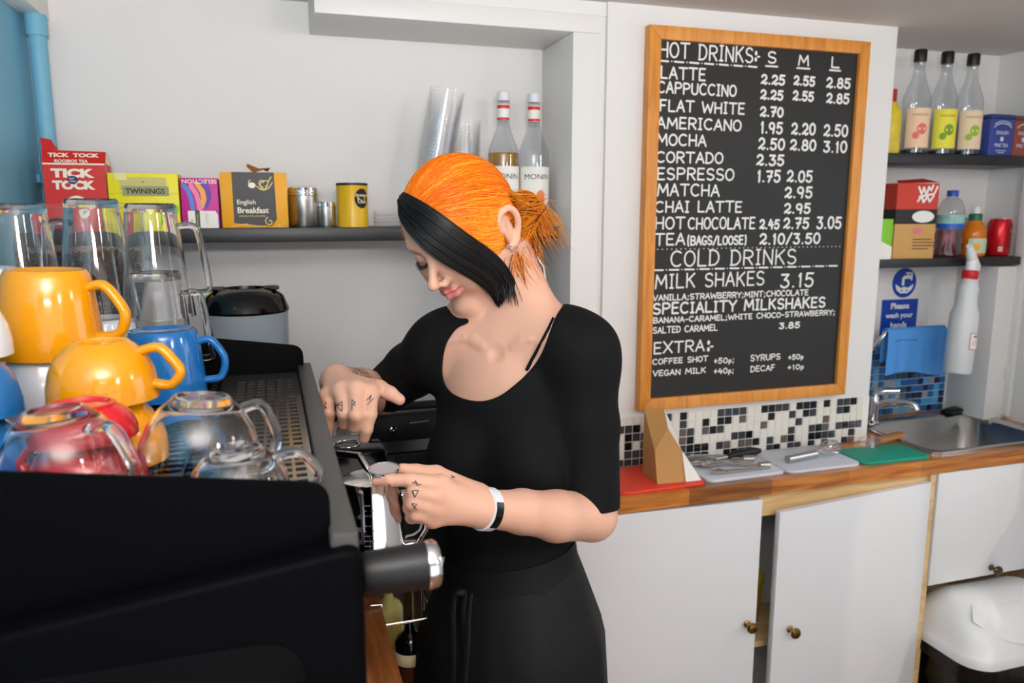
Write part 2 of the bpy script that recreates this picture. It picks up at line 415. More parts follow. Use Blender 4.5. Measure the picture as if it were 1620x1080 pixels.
# ---------------------------------------------------------------- menu board
t = empty('menu_board', 'black chalkboard menu in an orange wood frame on the pier', 'menu board', (1.19, PY, 1.04))
X0, X1, Z0, Z1 = 0.874, 1.506, 1.040, 1.972
def loc_(b): return LOC(-1.19, -PY, -1.04)
L_ = LOC(-1.19, -PY, -1.04)
b = MB(); b.box(X0 + .02, X1 - .02, PY - .018, PY - .001, Z0 + .02, Z1 - .02, X=L_); b.build('panel', M['chalk'], t)
fw = .031
b = MB()
for (ax, az, bx_, bz, cx, cz, dx, dz) in [(X0, Z0, X1, Z0, X1 - fw, Z0 + fw, X0 + fw, Z0 + fw), (X1, Z0, X1, Z1, X1 - fw, Z1 - fw, X1 - fw, Z0 + fw),
                                         (X1, Z1, X0, Z1, X0 + fw, Z1 - fw, X1 - fw, Z1 - fw), (X0, Z1, X0, Z0, X0 + fw, Z0 + fw, X0 + fw, Z1 - fw)]:
    b.prism([(ax, az), (bx_, bz), (cx, cz), (dx, dz)], -.001, .028, 0, L_ @ LOC(0, PY, 0) @ ROT(PI / 2, 'X'), .002)
b.build('frame', M['oak'], t)
MENU = [
  ('HOT DRINKS', 0.9025, 1.901, 0.2612, 0.0384, 0.011, 1.0) ,
  (':-', 1.1656, 1.9061, 0.0173, 0.0256, -0.02, 1.0) ,
  ('S', 1.2024, 1.9038, 0.0286, 0.0313, 0.009, 1.0) ,
  ('M', 1.2933, 1.903, 0.0343, 0.0274, 0.002, 1.0) ,
  ('L', 1.3924, 1.903, 0.0297, 0.0287, -0.007, 1.0) ,
  ('LATTE', 0.9076, 1.8526, 0.1258, 0.031, 0.022, 1.0) ,
  ('2.25', 1.1862, 1.8523, 0.0744, 0.0268, 0.029, 1.25) ,
  ('2.55', 1.2822, 1.8542, 0.0683, 0.0263, 0.027, 1.25) ,
  ('2.85', 1.3814, 1.8525, 0.0789, 0.0285, 0.028, 1.25) ,
  ('2.25', 1.1869, 1.8158, 0.0709, 0.0265, 0.023, 1.25) ,
  ('2.55', 1.2822, 1.817, 0.0674, 0.0265, 0.021, 1.25) ,
  ('2.85', 1.3845, 1.8149, 0.0753, 0.0282, 0.022, 1.25) ,
  ('2.70', 1.1884, 1.7746, 0.0723, 0.0272, 0.017, 1.25) ,
  ('1.95', 1.191, 1.7336, 0.0709, 0.0313, 0.01, 1.25) ,
  ('2.20', 1.2838, 1.7331, 0.0774, 0.0322, 0.011, 1.25) ,
  ('2.50', 1.3828, 1.7314, 0.0798, 0.0327, 0.011, 1.25) ,
  ('2.50', 1.1881, 1.6939, 0.0826, 0.032, 0.007, 1.25) ,
  ('2.80', 1.2827, 1.6943, 0.0833, 0.0306, 0.006, 1.25) ,
  ('3.10', 1.3849, 1.6911, 0.0784, 0.032, 0.004, 1.25) ,
  ('2.35', 1.1852, 1.6545, 0.0866, 0.0304, 0.001, 1.25) ,
  ('1.75', 1.1888, 1.613, 0.0749, 0.0325, -0.007, 1.25) ,
  ('2.05', 1.2785, 1.614, 0.0826, 0.032, -0.006, 1.25) ,
  ('2.95', 1.2747, 1.5735, 0.0896, 0.0313, -0.011, 1.25) ,
  ('2.95', 1.2758, 1.5341, 0.0859, 0.0292, -0.017, 1.25) ,
  ('CAPPUCCINO', 0.9006, 1.819, 0.2199, 0.0291, -0.005, 1.0) ,
  ('FLAT WHITE', 0.9083, 1.7774, 0.2389, 0.0293, 0.001, 1.0) ,
  ('AMERICANO', 0.902, 1.7371, 0.2371, 0.0295, 0.003, 1.0) ,
  ('MOCHA', 0.9033, 1.6976, 0.1386, 0.0297, 0.003, 1.0) ,
  ('CORTADO', 0.9028, 1.6569, 0.1885, 0.0291, 0.007, 1.0) ,
  ('ESPRESSO', 0.9067, 1.616, 0.2182, 0.0315, 0.004, 1.0) ,
  ('MATCHA', 0.909, 1.5769, 0.1761, 0.0317, 0.001, 1.0) ,
  ('CHAI LATTE', 0.9039, 1.5375, 0.2493, 0.0298, -0.008, 1.0) ,
  ('HOT', 0.9055, 1.4964, 0.0857, 0.0328, -0.007, 1.0) ,
  ('CHOCOLATE', 0.9967, 1.4957, 0.1977, 0.0314, 0.003, 1.0) ,
  ('2.45', 1.2043, 1.4943, 0.0642, 0.028, 0.009, 1.25) ,
  ('2.75', 1.2762, 1.4948, 0.0838, 0.0308, 0.005, 1.25) ,
  ('3.05', 1.3795, 1.4941, 0.0832, 0.0343, 0.006, 1.25) ,
  ('2.10/3.50', 1.2067, 1.4548, 0.1913, 0.0317, -0.007, 1.25) ,
  ('TEA', 0.9058, 1.4567, 0.0871, 0.0321, -0.013, 1.0) ,
  ('(BAGS/LOOSE)', 0.9956, 1.456, 0.1765, 0.0254, -0.013, 1.0) ,
  ('COLD DRINKS', 0.9516, 1.4034, 0.3744, 0.0422, -0.013, 1.0) ,
  ('MILK SHAKES', 0.9106, 1.3494, 0.3207, 0.0386, -0.017, 1.0) ,
  ('3.15', 1.2772, 1.3405, 0.1094, 0.0398, -0.001, 1.2) ,
  ('-VANILLA;STRAWBERRY;MINT;CHOCOLATE', 0.8955, 1.3194, 0.475, 0.017, -0.02, 1.0) ,
  ('SPECIALITY MILKSHAKES', 0.9064, 1.284, 0.5218, 0.0317, -0.023, 1.2) ,
  ('-BANANA-CARAMEL;WHITE CHOCO-STRAWBERRY;', 0.8974, 1.2624, 0.5641, 0.0162, -0.021, 1.0) ,
  ('SALTED CARAMEL', 0.909, 1.2363, 0.188, 0.0182, -0.018, 1.0) ,
  ('3.85', 1.2817, 1.2311, 0.069, 0.0188, -0.023, 1.3) ,
  ('EXTRA', 0.9119, 1.1837, 0.149, 0.0328, -0.022, 1.0) ,
  (':-', 1.0664, 1.1832, 0.0211, 0.0285, -0.006, 1.0) ,
  ('COFFEE SHOT', 0.9107, 1.1564, 0.1619, 0.0165, -0.038, 1.0) ,
  ('+50p;', 1.0881, 1.1483, 0.0638, 0.0164, -0.027, 1.0) ,
  ('SYRUPS', 1.199, 1.1485, 0.0951, 0.0183, -0.02, 1.0) ,
  ('+50p', 1.3168, 1.1453, 0.0514, 0.0159, -0.027, 1.0) ,
  ('VEGAN MILK', 0.9128, 1.1262, 0.1549, 0.0166, -0.032, 1.0) ,
  ('+40p;', 1.0895, 1.1204, 0.0628, 0.0165, -0.031, 1.0) ,
  ('DECAF', 1.2007, 1.1196, 0.0782, 0.0173, -0.016, 1.0) ,
  ('+10p', 1.3169, 1.1176, 0.0546, 0.0155, -0.023, 1.0) ,
]
b = MB(); FX = L_ @ frame((0, PY - .0184, 0), (1, 0, 0), (0, 0, 1))
for s, x, z, wd, h, sl, wt in MENU:
    hw = (0.00225 if h > .022 else 0.0016) * wt
    hand_text(b, s, FX, x + hw, z + hw, wd - 2 * hw, h - 2 * hw, hw)
def dashes(x0, x1, z, n, ln, hw, dots=False):
    for k in range(n):
        xx = x0 + (x1 - x0) * k / (n - 1)
        if dots: ribbon(b, [(xx, z), (xx + .0008, z)], hw, FX)
        else:
            ribbon(b, [(xx, z), (xx + ln, z - .0005)], hw, FX)
            if k < n - 1: ribbon(b, [(xx + (x1 - x0) / (n - 1) - (((x1 - x0) / (n - 1)) - ln) / 2, z), (xx + (x1 - x0) / (n - 1) - (((x1 - x0) / (n - 1)) - ln) / 2 + .001, z)], .0016, FX)
dashes(.905, 1.150, 1.894, 7, .024, .0022); dashes(.907, 1.430, 1.397, 13, .026, .0022); dashes(.903, 1.460, 1.4485, 44, 0, .0013, True)
for x, ln in ((1.200, .034), (1.292, .038), (1.391, .033)): dashes(x, x + 1, 1.898 - .002, 2, ln, .0022) if False else ribbon(b, [(x, 1.8975), (x + ln, 1.8975)], .0022, FX)
b.build('lettering', M['chalkpen'], t)
# ---------------------------------------------------------------- worktops, cupboards, bin
SX0, SX1, SY0, SY1 = 1.70, 2.165, 1.575, 1.885     # hole for the sink
FY = 1.53
b = MB()
for (x0, x1, y0, y1) in [(LX, SX0, FY, BY), (SX1, RX, FY, BY), (SX0, SX1, FY, SY0), (SX0, SX1, SY1, BY)]:
    b.box(x0, x1, y0, y1, .853, .89, 0)
tag(b.build('worktop', M['counter']), 'long oiled wood worktop under the chalkboard, running to the sink', 'worktop')
b = MB(); b.box(LX, .148, .30, FY - .001, .853, .89, 0, .002)
tag(b.build('worktop', M['counter_y']), 'dark wood worktop carrying the coffee machine', 'worktop')
t = empty('base_cabinet', 'dark base unit under the coffee machine worktop', 'cabinet', (-.16, .9, 0))
b = MB(); b.box(LX + .004, .10, .32, FY - .03, 0, .852, X=LOC(.16, -.9, 0)); b.build('carcass', M['dark'], t)
CY = 1.55
t = empty('base_cabinet', 'white fronted cupboard with two doors under the chalkboard', 'cabinet', (1.16, 1.55, 0))
L_ = LOC(-1.16, -1.55, 0)
def knob(parent, x, z, y, m):
    b = MB(); b.lathe([(.0085, 0), (.0095, .003), (.0055, .006), (.005, .014), (.009, .017), (.0135, .021), (.0145, .025), (.012, .029), (.006, .031), (0, .0312)], seg=24,
                      X=L_ @ LOC(x, y, z) @ ROT(PI / 2, 'X'))
    return b.build('knob', m, parent)
b = MB()
for a in [(.30, .318, CY, 1.94, 0, .852), (1.655, 1.673, CY - .012, 1.94, 0, .852), (.318, 1.655, 1.93, 1.94, 0, .852), (.318, 1.655, CY, 1.94, .02, .04), (.318, 1.655, CY + .02, 1.94, .42, .436)]:
    b.box(*a, X=L_)
b.build('carcass', M['ply'], t)
b = MB(); b.box(.30, 1.655, CY, CY + .02, .79, .852, X=L_); b.build('rail', M['ply'], t)
def door(parent, x0, x1, z0, z1, name='door', tilt=0.0, hinge=None, open_=0.0, zl=None):
    b = MB(); h = x1 if hinge == 'R' else x0
    X = L_ @ LOC(h, CY, 0) @ ROT(open_, 'Z') @ LOC(-h, -CY, 0)
    pts = [(x0, z0), (x1, z0), (x1, z1), (x0, zl or z1)]
    b.prism([(p[0], p[1]) for p in pts], 0, .018, 0, X @ LOC(0, CY, 0) @ ROT(PI / 2, 'X'), .0012)
    return b.build(name, M['melamine'], parent), X
d0, _ = door(t, .32, .615, .06, .852); knob(d0, .58, .517, CY - .018, M['brass'])
d1, _ = door(t, .62, 1.127, .06, .842, zl=.852)
k = knob(d1, 1.100, .517, CY - .018, M['brass'])
d2, Xd = door(t, 1.165, 1.652, .06, .829, hinge='R', open_=math.radians(2.2), zl=.810)
kb = MB(); kb.lathe([(.0085, 0), (.0095, .003), (.0055, .006), (.005, .014), (.009, .017), (.0135, .021), (.0145, .025), (.012, .029), (.006, .031), (0, .0312)], seg=24, X=Xd @ LOC(1.215, CY - .018, .492) @ ROT(PI / 2, 'X'))
kb.build('knob', M['brass'], d2)
b = MB(); b.box(.63, .66, CY - .03, CY - .019, .1, .12, X=L_)
# yellow tub and grey box glimpsed in the gap
tb = empty('cleaning_tub', 'yellow tub glimpsed in the gap between the cupboard doors', 'tub', (1.19, 1.70, .436))
b = MB(); b.lathe([(.055, 0), (.062, .11), (.066, .112), (.066, .125), (.0, .125)], seg=24); b.build('tub', mat('tub_yellow', (205, 170, 30), .4), tb)
# end unit by the sink with a short door, open below for the bin
t = empty('base_cabinet', 'short white cupboard door under the sink above the bin', 'cabinet', (1.94, 1.55, 0)); L_ = LOC(-1.94, -1.55, 0)
b = MB()
for a in [(1.674, 1.69, CY, 1.94, 0, .852), (2.19, 2.21, CY, 1.94, 0, .852), (1.69, 2.19, 1.925, 1.94, 0, .852), (1.69, 2.19, CY, CY + .02, .80, .852)]:
    b.box(*a, X=L_)
b.build('carcass', M['ply'], t)
d3, _ = door(t, 1.676, 2.205, .53, .851)
k = knob(d3, 1.893, .553, CY - .018, mat('knob_dark_brass', (96, 84, 62), .25, 1.0))
b = MB(); b.box(1.60, 2.21, 1.40, 1.545, 0, .012)
# swing bin
bx, by = 1.874, 1.50
t = empty('swing_bin', 'white swing lid bin with a black liner under the sink', 'bin', (bx, by, 0), 0)
def rsq(w, d, r, n=6):
    o = []
    for cx, cy, a0 in ((w - r, d - r, 0), (-w + r, d - r, 90), (-w + r, -d + r, 180), (w - r, -d + r, 270)):
        for i in range(n + 1): o.append((cx + r * math.cos(math.radians(a0 + 90 * i / n)), cy + r * math.sin(math.radians(a0 + 90 * i / n))))
    return o
def loft(mb, secs, mi=0, X=None, capb=True, capt=True):
    # secs: list of (outline xy list, z or list of z)
    n = len(secs[0][0]); vs = []
    for o, z in secs:
        for i, p in enumerate(o): vs.append((p[0], p[1], z[i] if isinstance(z, list) else z))
    fs = [(i * n + k, i * n + (k + 1) % n, (i + 1) * n + (k + 1) % n, (i + 1) * n + k) for i in range(len(secs) - 1) for k in range(n)]
    if capb: fs.append(tuple(range(n))[::-1])
    if capt: fs.append(tuple((len(secs) - 1) * n + k for k in range(n)))
    mb.add(vs, fs, mi, X)
b = MB(); loft(b, [(rsq(.135, .085, .04), 0), (rsq(.165, .10, .05), .36), (rsq(.168, .102, .05), .40)]); b.build('bucket', M['white'], t)
bw, bd = .19, .135
b = MB(); loft(b, [(rsq(.148, .095, .045), .03), (rsq(.166, .110, .05), .18), (rsq(.176, .118, .05), .26), (rsq(bw - .008, bd - .008, .06), .31), (rsq(bw + .002, bd + .002, .07), .345), (rsq(bw, bd, .07), .375), (rsq(bw - .02, bd - .02, .06), .376)])
o = b.build('bin_liner', mat('liner_black', (14, 14, 16), .3, bump=1.0, bscale=45), t)
for v in o.data.vertices:
    a = math.atan2(v.co.y, v.co.x); f = 1 + (.04 * math.sin(a * 13) + .025 * math.sin(a * 29 + v.co.z * 60) - .03) * (1 if v.co.z < .33 else .4); v.co.x *= f; v.co.y *= f; v.co.z += .006 * math.sin(a * 9) if v.co.z < .33 else -.012
b = MB(); loft(b, [(rsq(bw + .004, bd + .004, .07), .365), (rsq(bw + .006, bd + .006, .07), .385), (rsq(bw + .002, bd + .002, .07), .396), (rsq(bw, bd, .07), .40), (rsq(bw - .003, bd - .006, .075), .43), (rsq(bw - .012, bd - .03, .075), .468), (rsq(bw - .03, bd - .065, .06), .497), (rsq(bw - .06, bd - .095, .038), .510)])
b.build('lid', M['white'], t, sharp=50)
def flapf(u, v):
    x = (u - .5) * 2 * .160 * (1 - .30 * v); y = -bd + .004 + v * .088 + .052 * (abs(u - .5) * 2) ** 3 * (1 - .6 * v); zz = .425 + .077 * math.sin(min(1, v * 1.05) * PI / 2)
    zz -= .012 * (abs(u - .5) * 2) ** 2 * v
    edge = (1 - v) * .055 * (abs(u - .5) * 2) ** 2.5
    return (x, y - .002 - .006 * math.sin(PI * u), zz + edge)
b = MB(); b.sheet(flapf, 24, 16, thick=.004); b.build('flap', M['white'], t, sharp=60)
# wooden panel and cardboard at the foot of the bin
b = MB(); b.box(1.675, 2.205, 1.585, 1.60, .0, .25)
# ---------------------------------------------------------------- sink, tap
t = empty('sink', 'stainless steel inset sink at the right end of the worktop', 'sink', (1.93, 1.73, .89))
b = MB(); w0, d0 = (SX1 - SX0) / 2 + .012, (SY1 - SY0) / 2 + .012
loft(b, [(rsq(w0, d0, .03, 8), .001), (rsq(w0, d0, .03, 8), .006), (rsq(w0 - .005, d0 - .005, .03, 8), .0075), (rsq(w0 - .022, d0 - .022, .045, 8), .004), (rsq(w0 - .032, d0 - .032, .05, 8), -.004), (rsq(w0 - .04, d0 - .04, .06, 8), -.13), (rsq(w0 - .06, d0 - .06, .06, 8), -.150), (rsq(.03, .03, .029, 8), -.155)], capb=False)
b.build('basin', mat('sink_steel', (196, 194, 190), .22, 1.0, var=.05, scale=90), t, sharp=60)
b = MB(); b.lathe([(.03, -.1545), (.028, -.152), (.015, -.1535), (0, -.1535)], seg=20); b.build('drain', M['chrome'], t)
t = empty('mixer_tap', 'chrome lever tap at the back left of the sink', 'tap', (1.76, 1.872, .893))
b = MB(); b.lathe([(.024, 0), (.024, .004), (.017, .010), (.015, .06), (.017, .075), (.015, .088), (0, .09)], seg=24); b.build('body', M['chrome'], t)
b = MB(); b.tube([(0, 0, .05), (.02, -.03, .075), (.05, -.08, .082), (.06, -.10, .075), (.062, -.104, .062)], [.011, .011, .010, .010, .010], seg=14); b.build('spout', M['chrome'], t)
b = MB(); b.tube([(0, 0, .088), (.002, 0, .099), (.022, -.02, .107), (.05, -.048, .111)], [.010, .009, .0075, .005], seg=12, flat=1.5); b.build('lever', M['chrome'], t)
t = empty('soap_dish', 'black dish on the back right corner of the sink', 'dish', (2.10, 1.888, .8975), .3)
b = MB(); b.box(-.045, .045, -.022, .022, 0, .010, 0, .004); b.box(-.038, .038, -.016, .016, .010, .013, 0, .002); b.build('dish', M['plastic_black'], t)
# ---------------------------------------------------------------- mosaic tiles
def mosaic(name, x0, x1, y, ztop, zbot, mats, weights, pitch, seed, grout):
    r = random.Random(seed); b = MB(); b.box(x0, x1, y - .003, y, zbot, ztop, 0)
    nx = int((x1 - x0) / pitch); nz = int((ztop - zbot) / pitch) + 1; g = .0018
    for j in range(nz):
        for i in range(nx):
            xa = x0 + i * pitch + g / 2; xb = xa + pitch - g; zb = ztop - j * pitch - g / 2; za = max(zb - pitch + g, zbot + .0005)
            if zb - za < .003: continue
            mi = r.choices(range(1, len(mats) + 1), weights)[0]; e = .0012; ya = y - .003; yb = y - .0055
            vs = [(xa, ya, za), (xb, ya, za), (xb, ya, zb), (xa, ya, zb), (xa + e, yb, za + e), (xb - e, yb, za + e), (xb - e, yb, zb - e), (xa + e, yb, zb - e)]
            b.add(vs, [(4, 5, 6, 7), (0, 1, 5, 4), (1, 2, 6, 5), (2, 3, 7, 6), (3, 0, 4, 7)], mi)
    return struct(b.build(name, [grout] + mats, sharp=20))
tb = lambda n, c, r=.12, m=0.0, v=.25: mat(n, c, r, m, var=v, scale=60)
mosaic('trim_5', .778, 1.613, PY, 1.022, .89, [mat('tile_ivory', (226, 222, 210), .25), tb('tile_black', (18, 18, 20), .08), tb('tile_slate', (58, 60, 66), .12), tb('tile_brown', (104, 88, 84), .12)], [46, 28, 20, 6], .0226, 4, M['trimwhite'])
mosaic('trim_6', 1.613, 2.125, BY, 1.118, .89, [tb('tile_blue', (36, 98, 160), .1), tb('tile_navy', (18, 40, 84), .1), tb('tile_sky', (80, 156, 206), .1), tb('tile_teal', (46, 84, 112), .12), tb('tile_silver', (140, 152, 160), .15)], [34, 22, 12, 22, 10], .0228, 9, mat('grout_pale', (186, 196, 202), .8))
# ---------------------------------------------------------------- boards and utensils on the worktop
def cutting_board(label, x0, x1, y0, y1, col, rz=0, z=.89, r=.022):
    t = MB(); t.prism(rsq((x1 - x0) / 2, (y1 - y0) / 2, r, 8), 0, .008, 0, None, .0015)
    o = t.build('chopping_board', mat('board_' + label.split()[0], col, .45, bump=.15, bscale=200), None, ((x0 + x1) / 2, (y0 + y1) / 2, z), (0, 0, rz))
    return tag(o, label, 'chopping board')
cutting_board('red plastic chopping board under the paper bag', .745, .978, 1.545, 1.71, (226, 66, 46), .03)
cutting_board('white chopping board under steel tongs beside the paper bag', .986, 1.212, 1.556, 1.722, (212, 216, 224), .02)
cutting_board('white chopping board carrying a whisk, beside the green board', 1.216, 1.440, 1.552, 1.722, (208, 212, 222), .0)
cutting_board('green plastic chopping board next to the sink', 1.447, 1.664, 1.548, 1.668, (22, 150, 124), -.02)
# folded paper bag
t = empty('paper_bag', 'folded brown and white paper bag standing on the red board', 'paper bag', (.908, 1.632, .898), 0)
P = dict(A=(-.052, -.062, 0), B=(.062, -.07, 0), C=(.060, .0, 0), D=(-.050, .02, 0), E=(-.050, .02, .165), F=(-.012, -.01, .17), G=(-.052, -.045, .075), H=(.016, -.052, .075), I=(-.016, -.04, .13), J=(.014, .0, .128))
b = MB(); V = lambda *k: [P[q] for q in k]
b.add(V('A', 'B', 'H', 'G'), [(0, 1, 2), (0, 2, 3)], 0); b.add(V('G', 'H', 'I'), [(0, 1, 2)], 0); b.add(V('G', 'I', 'F', 'E'), [(0, 1, 2, 3)], 0)
b.add(V('A', 'G', 'E', 'D'), [(0, 1, 2, 3)], 0); b.add(V('A', 'D', 'C', 'B'), [(0, 1, 2, 3)], 0); b.add(V('D', 'E', 'F', 'J', 'C'), [(0, 1, 2, 3, 4)], 0)
b.build('bag', mat('kraft_paper', (190, 142, 82), .7, var=.12, scale=14), t, sharp=5)
b = MB(); b.add([P['B'], P['C'], P['J'], P['F'], P['I'], P['H']], [(0, 1, 5), (1, 2, 5), (5, 2, 4), (4, 2, 3)], 0)
b.add([(.02, -.071, .001), (.0625, -.0712, .001), (.0165, -.0535, .075)], [(0, 1, 2)]); b.build('lining', M['paper'], t, sharp=5)
def tongs(label, loc, rz, L=.22, spread=.045, black=True):
    t = empty('tongs', label, 'tongs', loc, rz); b = MB()
    for s in (-1, 1):
        pts = [(0, s * .004, .008), (L * .35, s * spread * .35, .010), (L * .75, s * spread * .55, .012), (L, s * spread * .55, .012)]
        b.tube(pts, [.008, .008, .007, .010], seg=10, flat=.35, up=(0, s, 0.01))
        b.tube([(L, s * spread * .55, .012), (L + .02, s * spread * .5, .013), (L + .04, s * spread * .38, .012)], [.010, .017, .008], seg=10, flat=.3, up=(0, s, .01))
    b.build('arms', M['chrome'], t); b = MB(); b.tube([(-.012, 0, .009), (.016, 0, .009)], .010, seg=12); b.build('hinge', M['steel'], t)
tongs('steel serving tongs lying on the white board, tips towards the bag', (1.17, 1.59, .898), PI - .12, .12, .05)
tongs('steel serving tongs lying behind the other pair, by the tiles', (1.16, 1.645, .898), PI - .22, .13, .06)
t = empty('spatula', 'black handled utensil on the white board against the tiles', 'spatula', (1.222, 1.684, .9), PI + .12)
b = MB(); b.tube([(0, 0, .012), (.02, 0, .013), (.09, 0, .012), (.11, 0, .010)], [.006, .011, .010, .006], seg=12); b.build('handle', M['plastic_black'], t)
b = MB(); b.tube([(.105, 0, .010), (.15, 0, .008)], .004); b.box(.15, .21, -.024, .024, .004, .0065, 0, .001); b.build('blade', M['steel'], t)
t = empty('whisk', 'steel whisk lying across the second white board', 'whisk', (1.25, 1.607, .898), .16)
b = MB(); b.tube([(0, 0, .011), (.10, 0, .012)], .0105, seg=16); b.build('handle', M['steel'], t)
for k in range(7):
    a = PI * k / 7; b = MB(); pts = []
    for i in range(13):
        u = i / 12; w_ = .027 * math.sin(PI * u); x = .10 + .09 * math.sin(PI * u / 1.0) if False else .10 + .085 * (1 - abs(2 * u - 1) ** 1.8)
        s = w_ if u < .5 else w_
        yy = (.027 * math.sin(2 * PI * u)) ; pts.append((x, yy * math.cos(a), .022 + .7 * yy * math.sin(a)))
    b.tube(pts, .0011, seg=6); b.build('wire', M['chrome'], t)
t = empty('dish_brush', 'wooden dish brush resting on the left rim of the sink', 'brush', (1.575, 1.668, .902), .28)
b = MB(); b.prism(rsq(.062, .013, .011, 6), 0, .012, 0, LOC(.085, 0, 0), .002); b.build('handle', wood('brush_wood', (150, 98, 52), (190, 136, 80), .5, 'X', 9), t)
b = MB(); b.lathe([(.0, 0), (.028, .001), (.030, .012), (.026, .020), (.010, .024), (0, .024)], seg=20, X=LOC(-.005, .004, -.004)); b.build('head', M['clear'], t)
# parcel-brown packet on the wall side of the board, just peeping behind the shoulder
b = MB(); b.box(.72, .775, 1.70, 1.73, 1.0, 1.12)
# ---------------------------------------------------------------- black shelf in the niche and what stands on it
SZ = 1.506
b = MB(); b.box(LX, .662, PY, BY, SZ - .030, SZ, 0, .0015)
tag(b.build('wall_shelf', M['shelf']), 'long black shelf across the back niche holding tea boxes and syrups', 'shelf')
def boxthing(name, label, cat, x0, x1, y0, y1, z0, z1, m, rz=0.0, bev=.0008, part='carton', group=None):
    cx, cy = (x0 + x1) / 2, (y0 + y1) / 2
    t = empty(name, label, cat, (cx, cy, z0), rz, group)
    b = MB(); w2, d2, h = (x1 - x0) / 2, (y1 - y0) / 2, z1 - z0
    b.box(-w2, w2, -d2, d2, 0, h, 0, bev); b.build(part, m, t)
    return t, w2, d2, h, frame((0, -d2 - .0006, 0), (1, 0, 0), (0, 0, 1))
RED = mat('carton_red', (206, 34, 30), .45); CREAM = mat('print_cream', (244, 236, 214), .6); YEL = mat('carton_yellow', (236, 222, 20), .45)
GOLD = mat('print_gold', (196, 186, 108), .4); OLIVE = mat('print_olive', (150, 152, 104), .5); MAG = mat('carton_magenta', (198, 26, 140), .45)
ORG = mat('carton_orange', (240, 168, 24), .45); GRN = mat('print_green', (70, 150, 50), .5); NAVY = mat('print_navy', (26, 34, 92), .5)
PURP = mat('print_purple', (110, 50, 170), .5); LBLUE = mat('print_lightblue', (70, 130, 214), .5); PINK = mat('print_pink', (240, 130, 170), .5)
def poly(b, X, pts, z=.0002, mi=0): b.add([(p[0], p[1], z) for p in pts], [tuple(range(len(pts)))], mi, X)
def disc(b, X, cx, cy, rx, ry, z=.0002, mi=0, n=28): poly(b, X, [(cx + rx * math.cos(2 * PI * k / n), cy + ry * math.sin(2 * PI * k / n)) for k in range(n)], z, mi)
# red tea bag: block bottom bag with a folded top
t = empty('tea_bag_pack', 'red rooibos tea pack with torn folded top, left end of shelf', 'tea pack', (-.367, 1.80, SZ), 0)
b = MB(); w2 = .056; d2 = .032
loft(b, [([(-w2, -d2), (w2, -d2), (w2, d2), (-w2, d2)], 0), ([(-w2, -d2), (w2, -d2), (w2, d2), (-w2, d2)], .128), ([(-w2 - .001, -d2 + .012), (w2 + .001, -d2 + .012), (w2, d2 - .006), (-w2, d2 - .006)], [.156, .154, .150, .156])])
b.add([(-w2 - .001, -d2 + .014, .155), (-w2 + .028, -d2 + .018, .157), (-w2 + .022, -d2 + .012, .166), (-w2 + .018, -d2 + .01, .176), (-w2 - .002, -d2 + .012, .180)], [(0, 1, 2, 3, 4)])
b.build('bag', RED, t, sharp=20)
FXr = frame((0, -d2 - .0004, 0), (1, 0, 0), (0, 0, 1))
b = MB(); poly(b, FXr, [(-w2, .127), (w2, .127), (w2, .130), (-w2, .130)], .0003)
put_text(b, 'TICK', FXr, -.042, .1015, .018, .078, bold=.06, z=.0004); put_text(b, 'TOCK', FXr, -.041, .078, .018, .077, bold=.06, z=.0004)
disc(b, FXr, .0, .047, .021, .019, .0003)
FXt = frame((0, -d2 - .0004, .128), (1, 0, 0), (0, .012 / .0305, .028 / .0305))
put_text(b, 'ROOIBOS TEA', FXt, -.034, .003, .007, .06, bold=.03, z=.0006); put_text(b, 'TICK  TOCK', FXt, -.046, .015, .009, .092, bold=.05, z=.0006)
poly(b, frame((w2 + .0004, 0, 0), (0, 1, 0), (0, 0, 1)), [(-d2 + .001, .003), (-d2 + .006, .003), (-d2 + .006, .128), (-d2 + .001, .128)], .0002)
b.add([(w2 + .0006, -d2 + .004, .13), (w2 + .0006, d2 - .008, .128), (w2 + .0008, d2 - .010, .150), (w2 + .0016, -d2 + .014, .152)], [(0, 1, 2, 3)])
b.build('lettering', CREAM, t)
b = MB(); disc(b, FXr, -.004, .097, .0095, .0085, .0009, 0)
b.build('badge', NAVY, t)
b = MB(); put_text(b, 'EST\n1903', FXr, -.010, .0925, .0088, .012, z=.0014); b.build('badge_lettering', CREAM, t)
b = MB()
for k in range(11):
    a = math.radians(20 + 14 * k); poly(b, FXr, [(-.004 * math.cos(a) , .036), (.018 * math.cos(a) - .003, .037 + .022 * math.sin(a)), (.018 * math.cos(a) + .003, .036 + .021 * math.sin(a) * .8)], .0006 + k * 1e-5)
b.build('leaf_print', mat('print_leaf', (60, 150, 70), .5), t)
# yellow carton
t, w2, d2, h, FX = boxthing('tea_carton', 'yellow tea carton with olive name band, between the red pack and the magenta carton', 'tea carton', -.308, -.176, 1.765, 1.845, SZ, SZ + .112, YEL)
b = MB(); poly(b, FX, [(-w2 + .022, .078), (w2 - .022, .078), (w2 - .022, .104), (-w2 + .022, .104)], .0001); b.build('panel', GOLD, t)
b = MB(); poly(b, FX, [(-w2 + .026, .066), (w2 - .018, .066), (w2 - .018, .086), (-w2 + .026, .086)], .0005); poly(b, FX, [(-w2, .0705), (w2, .0705), (w2, .0712), (-w2, .0712)], .0003); b.build('band', OLIVE, t)
b = MB(); put_text(b, 'TWININGS', FX, -.034, .070, .0115, .074, bold=.02, z=.0008)
for k in range(6): a = k * PI / 3; ribbon(b, [(-.0015, .097), (-.0015 + .004 * math.cos(a), .097 + .004 * math.sin(a))], .0007, FX)
b.build('lettering', M['ink'], t)
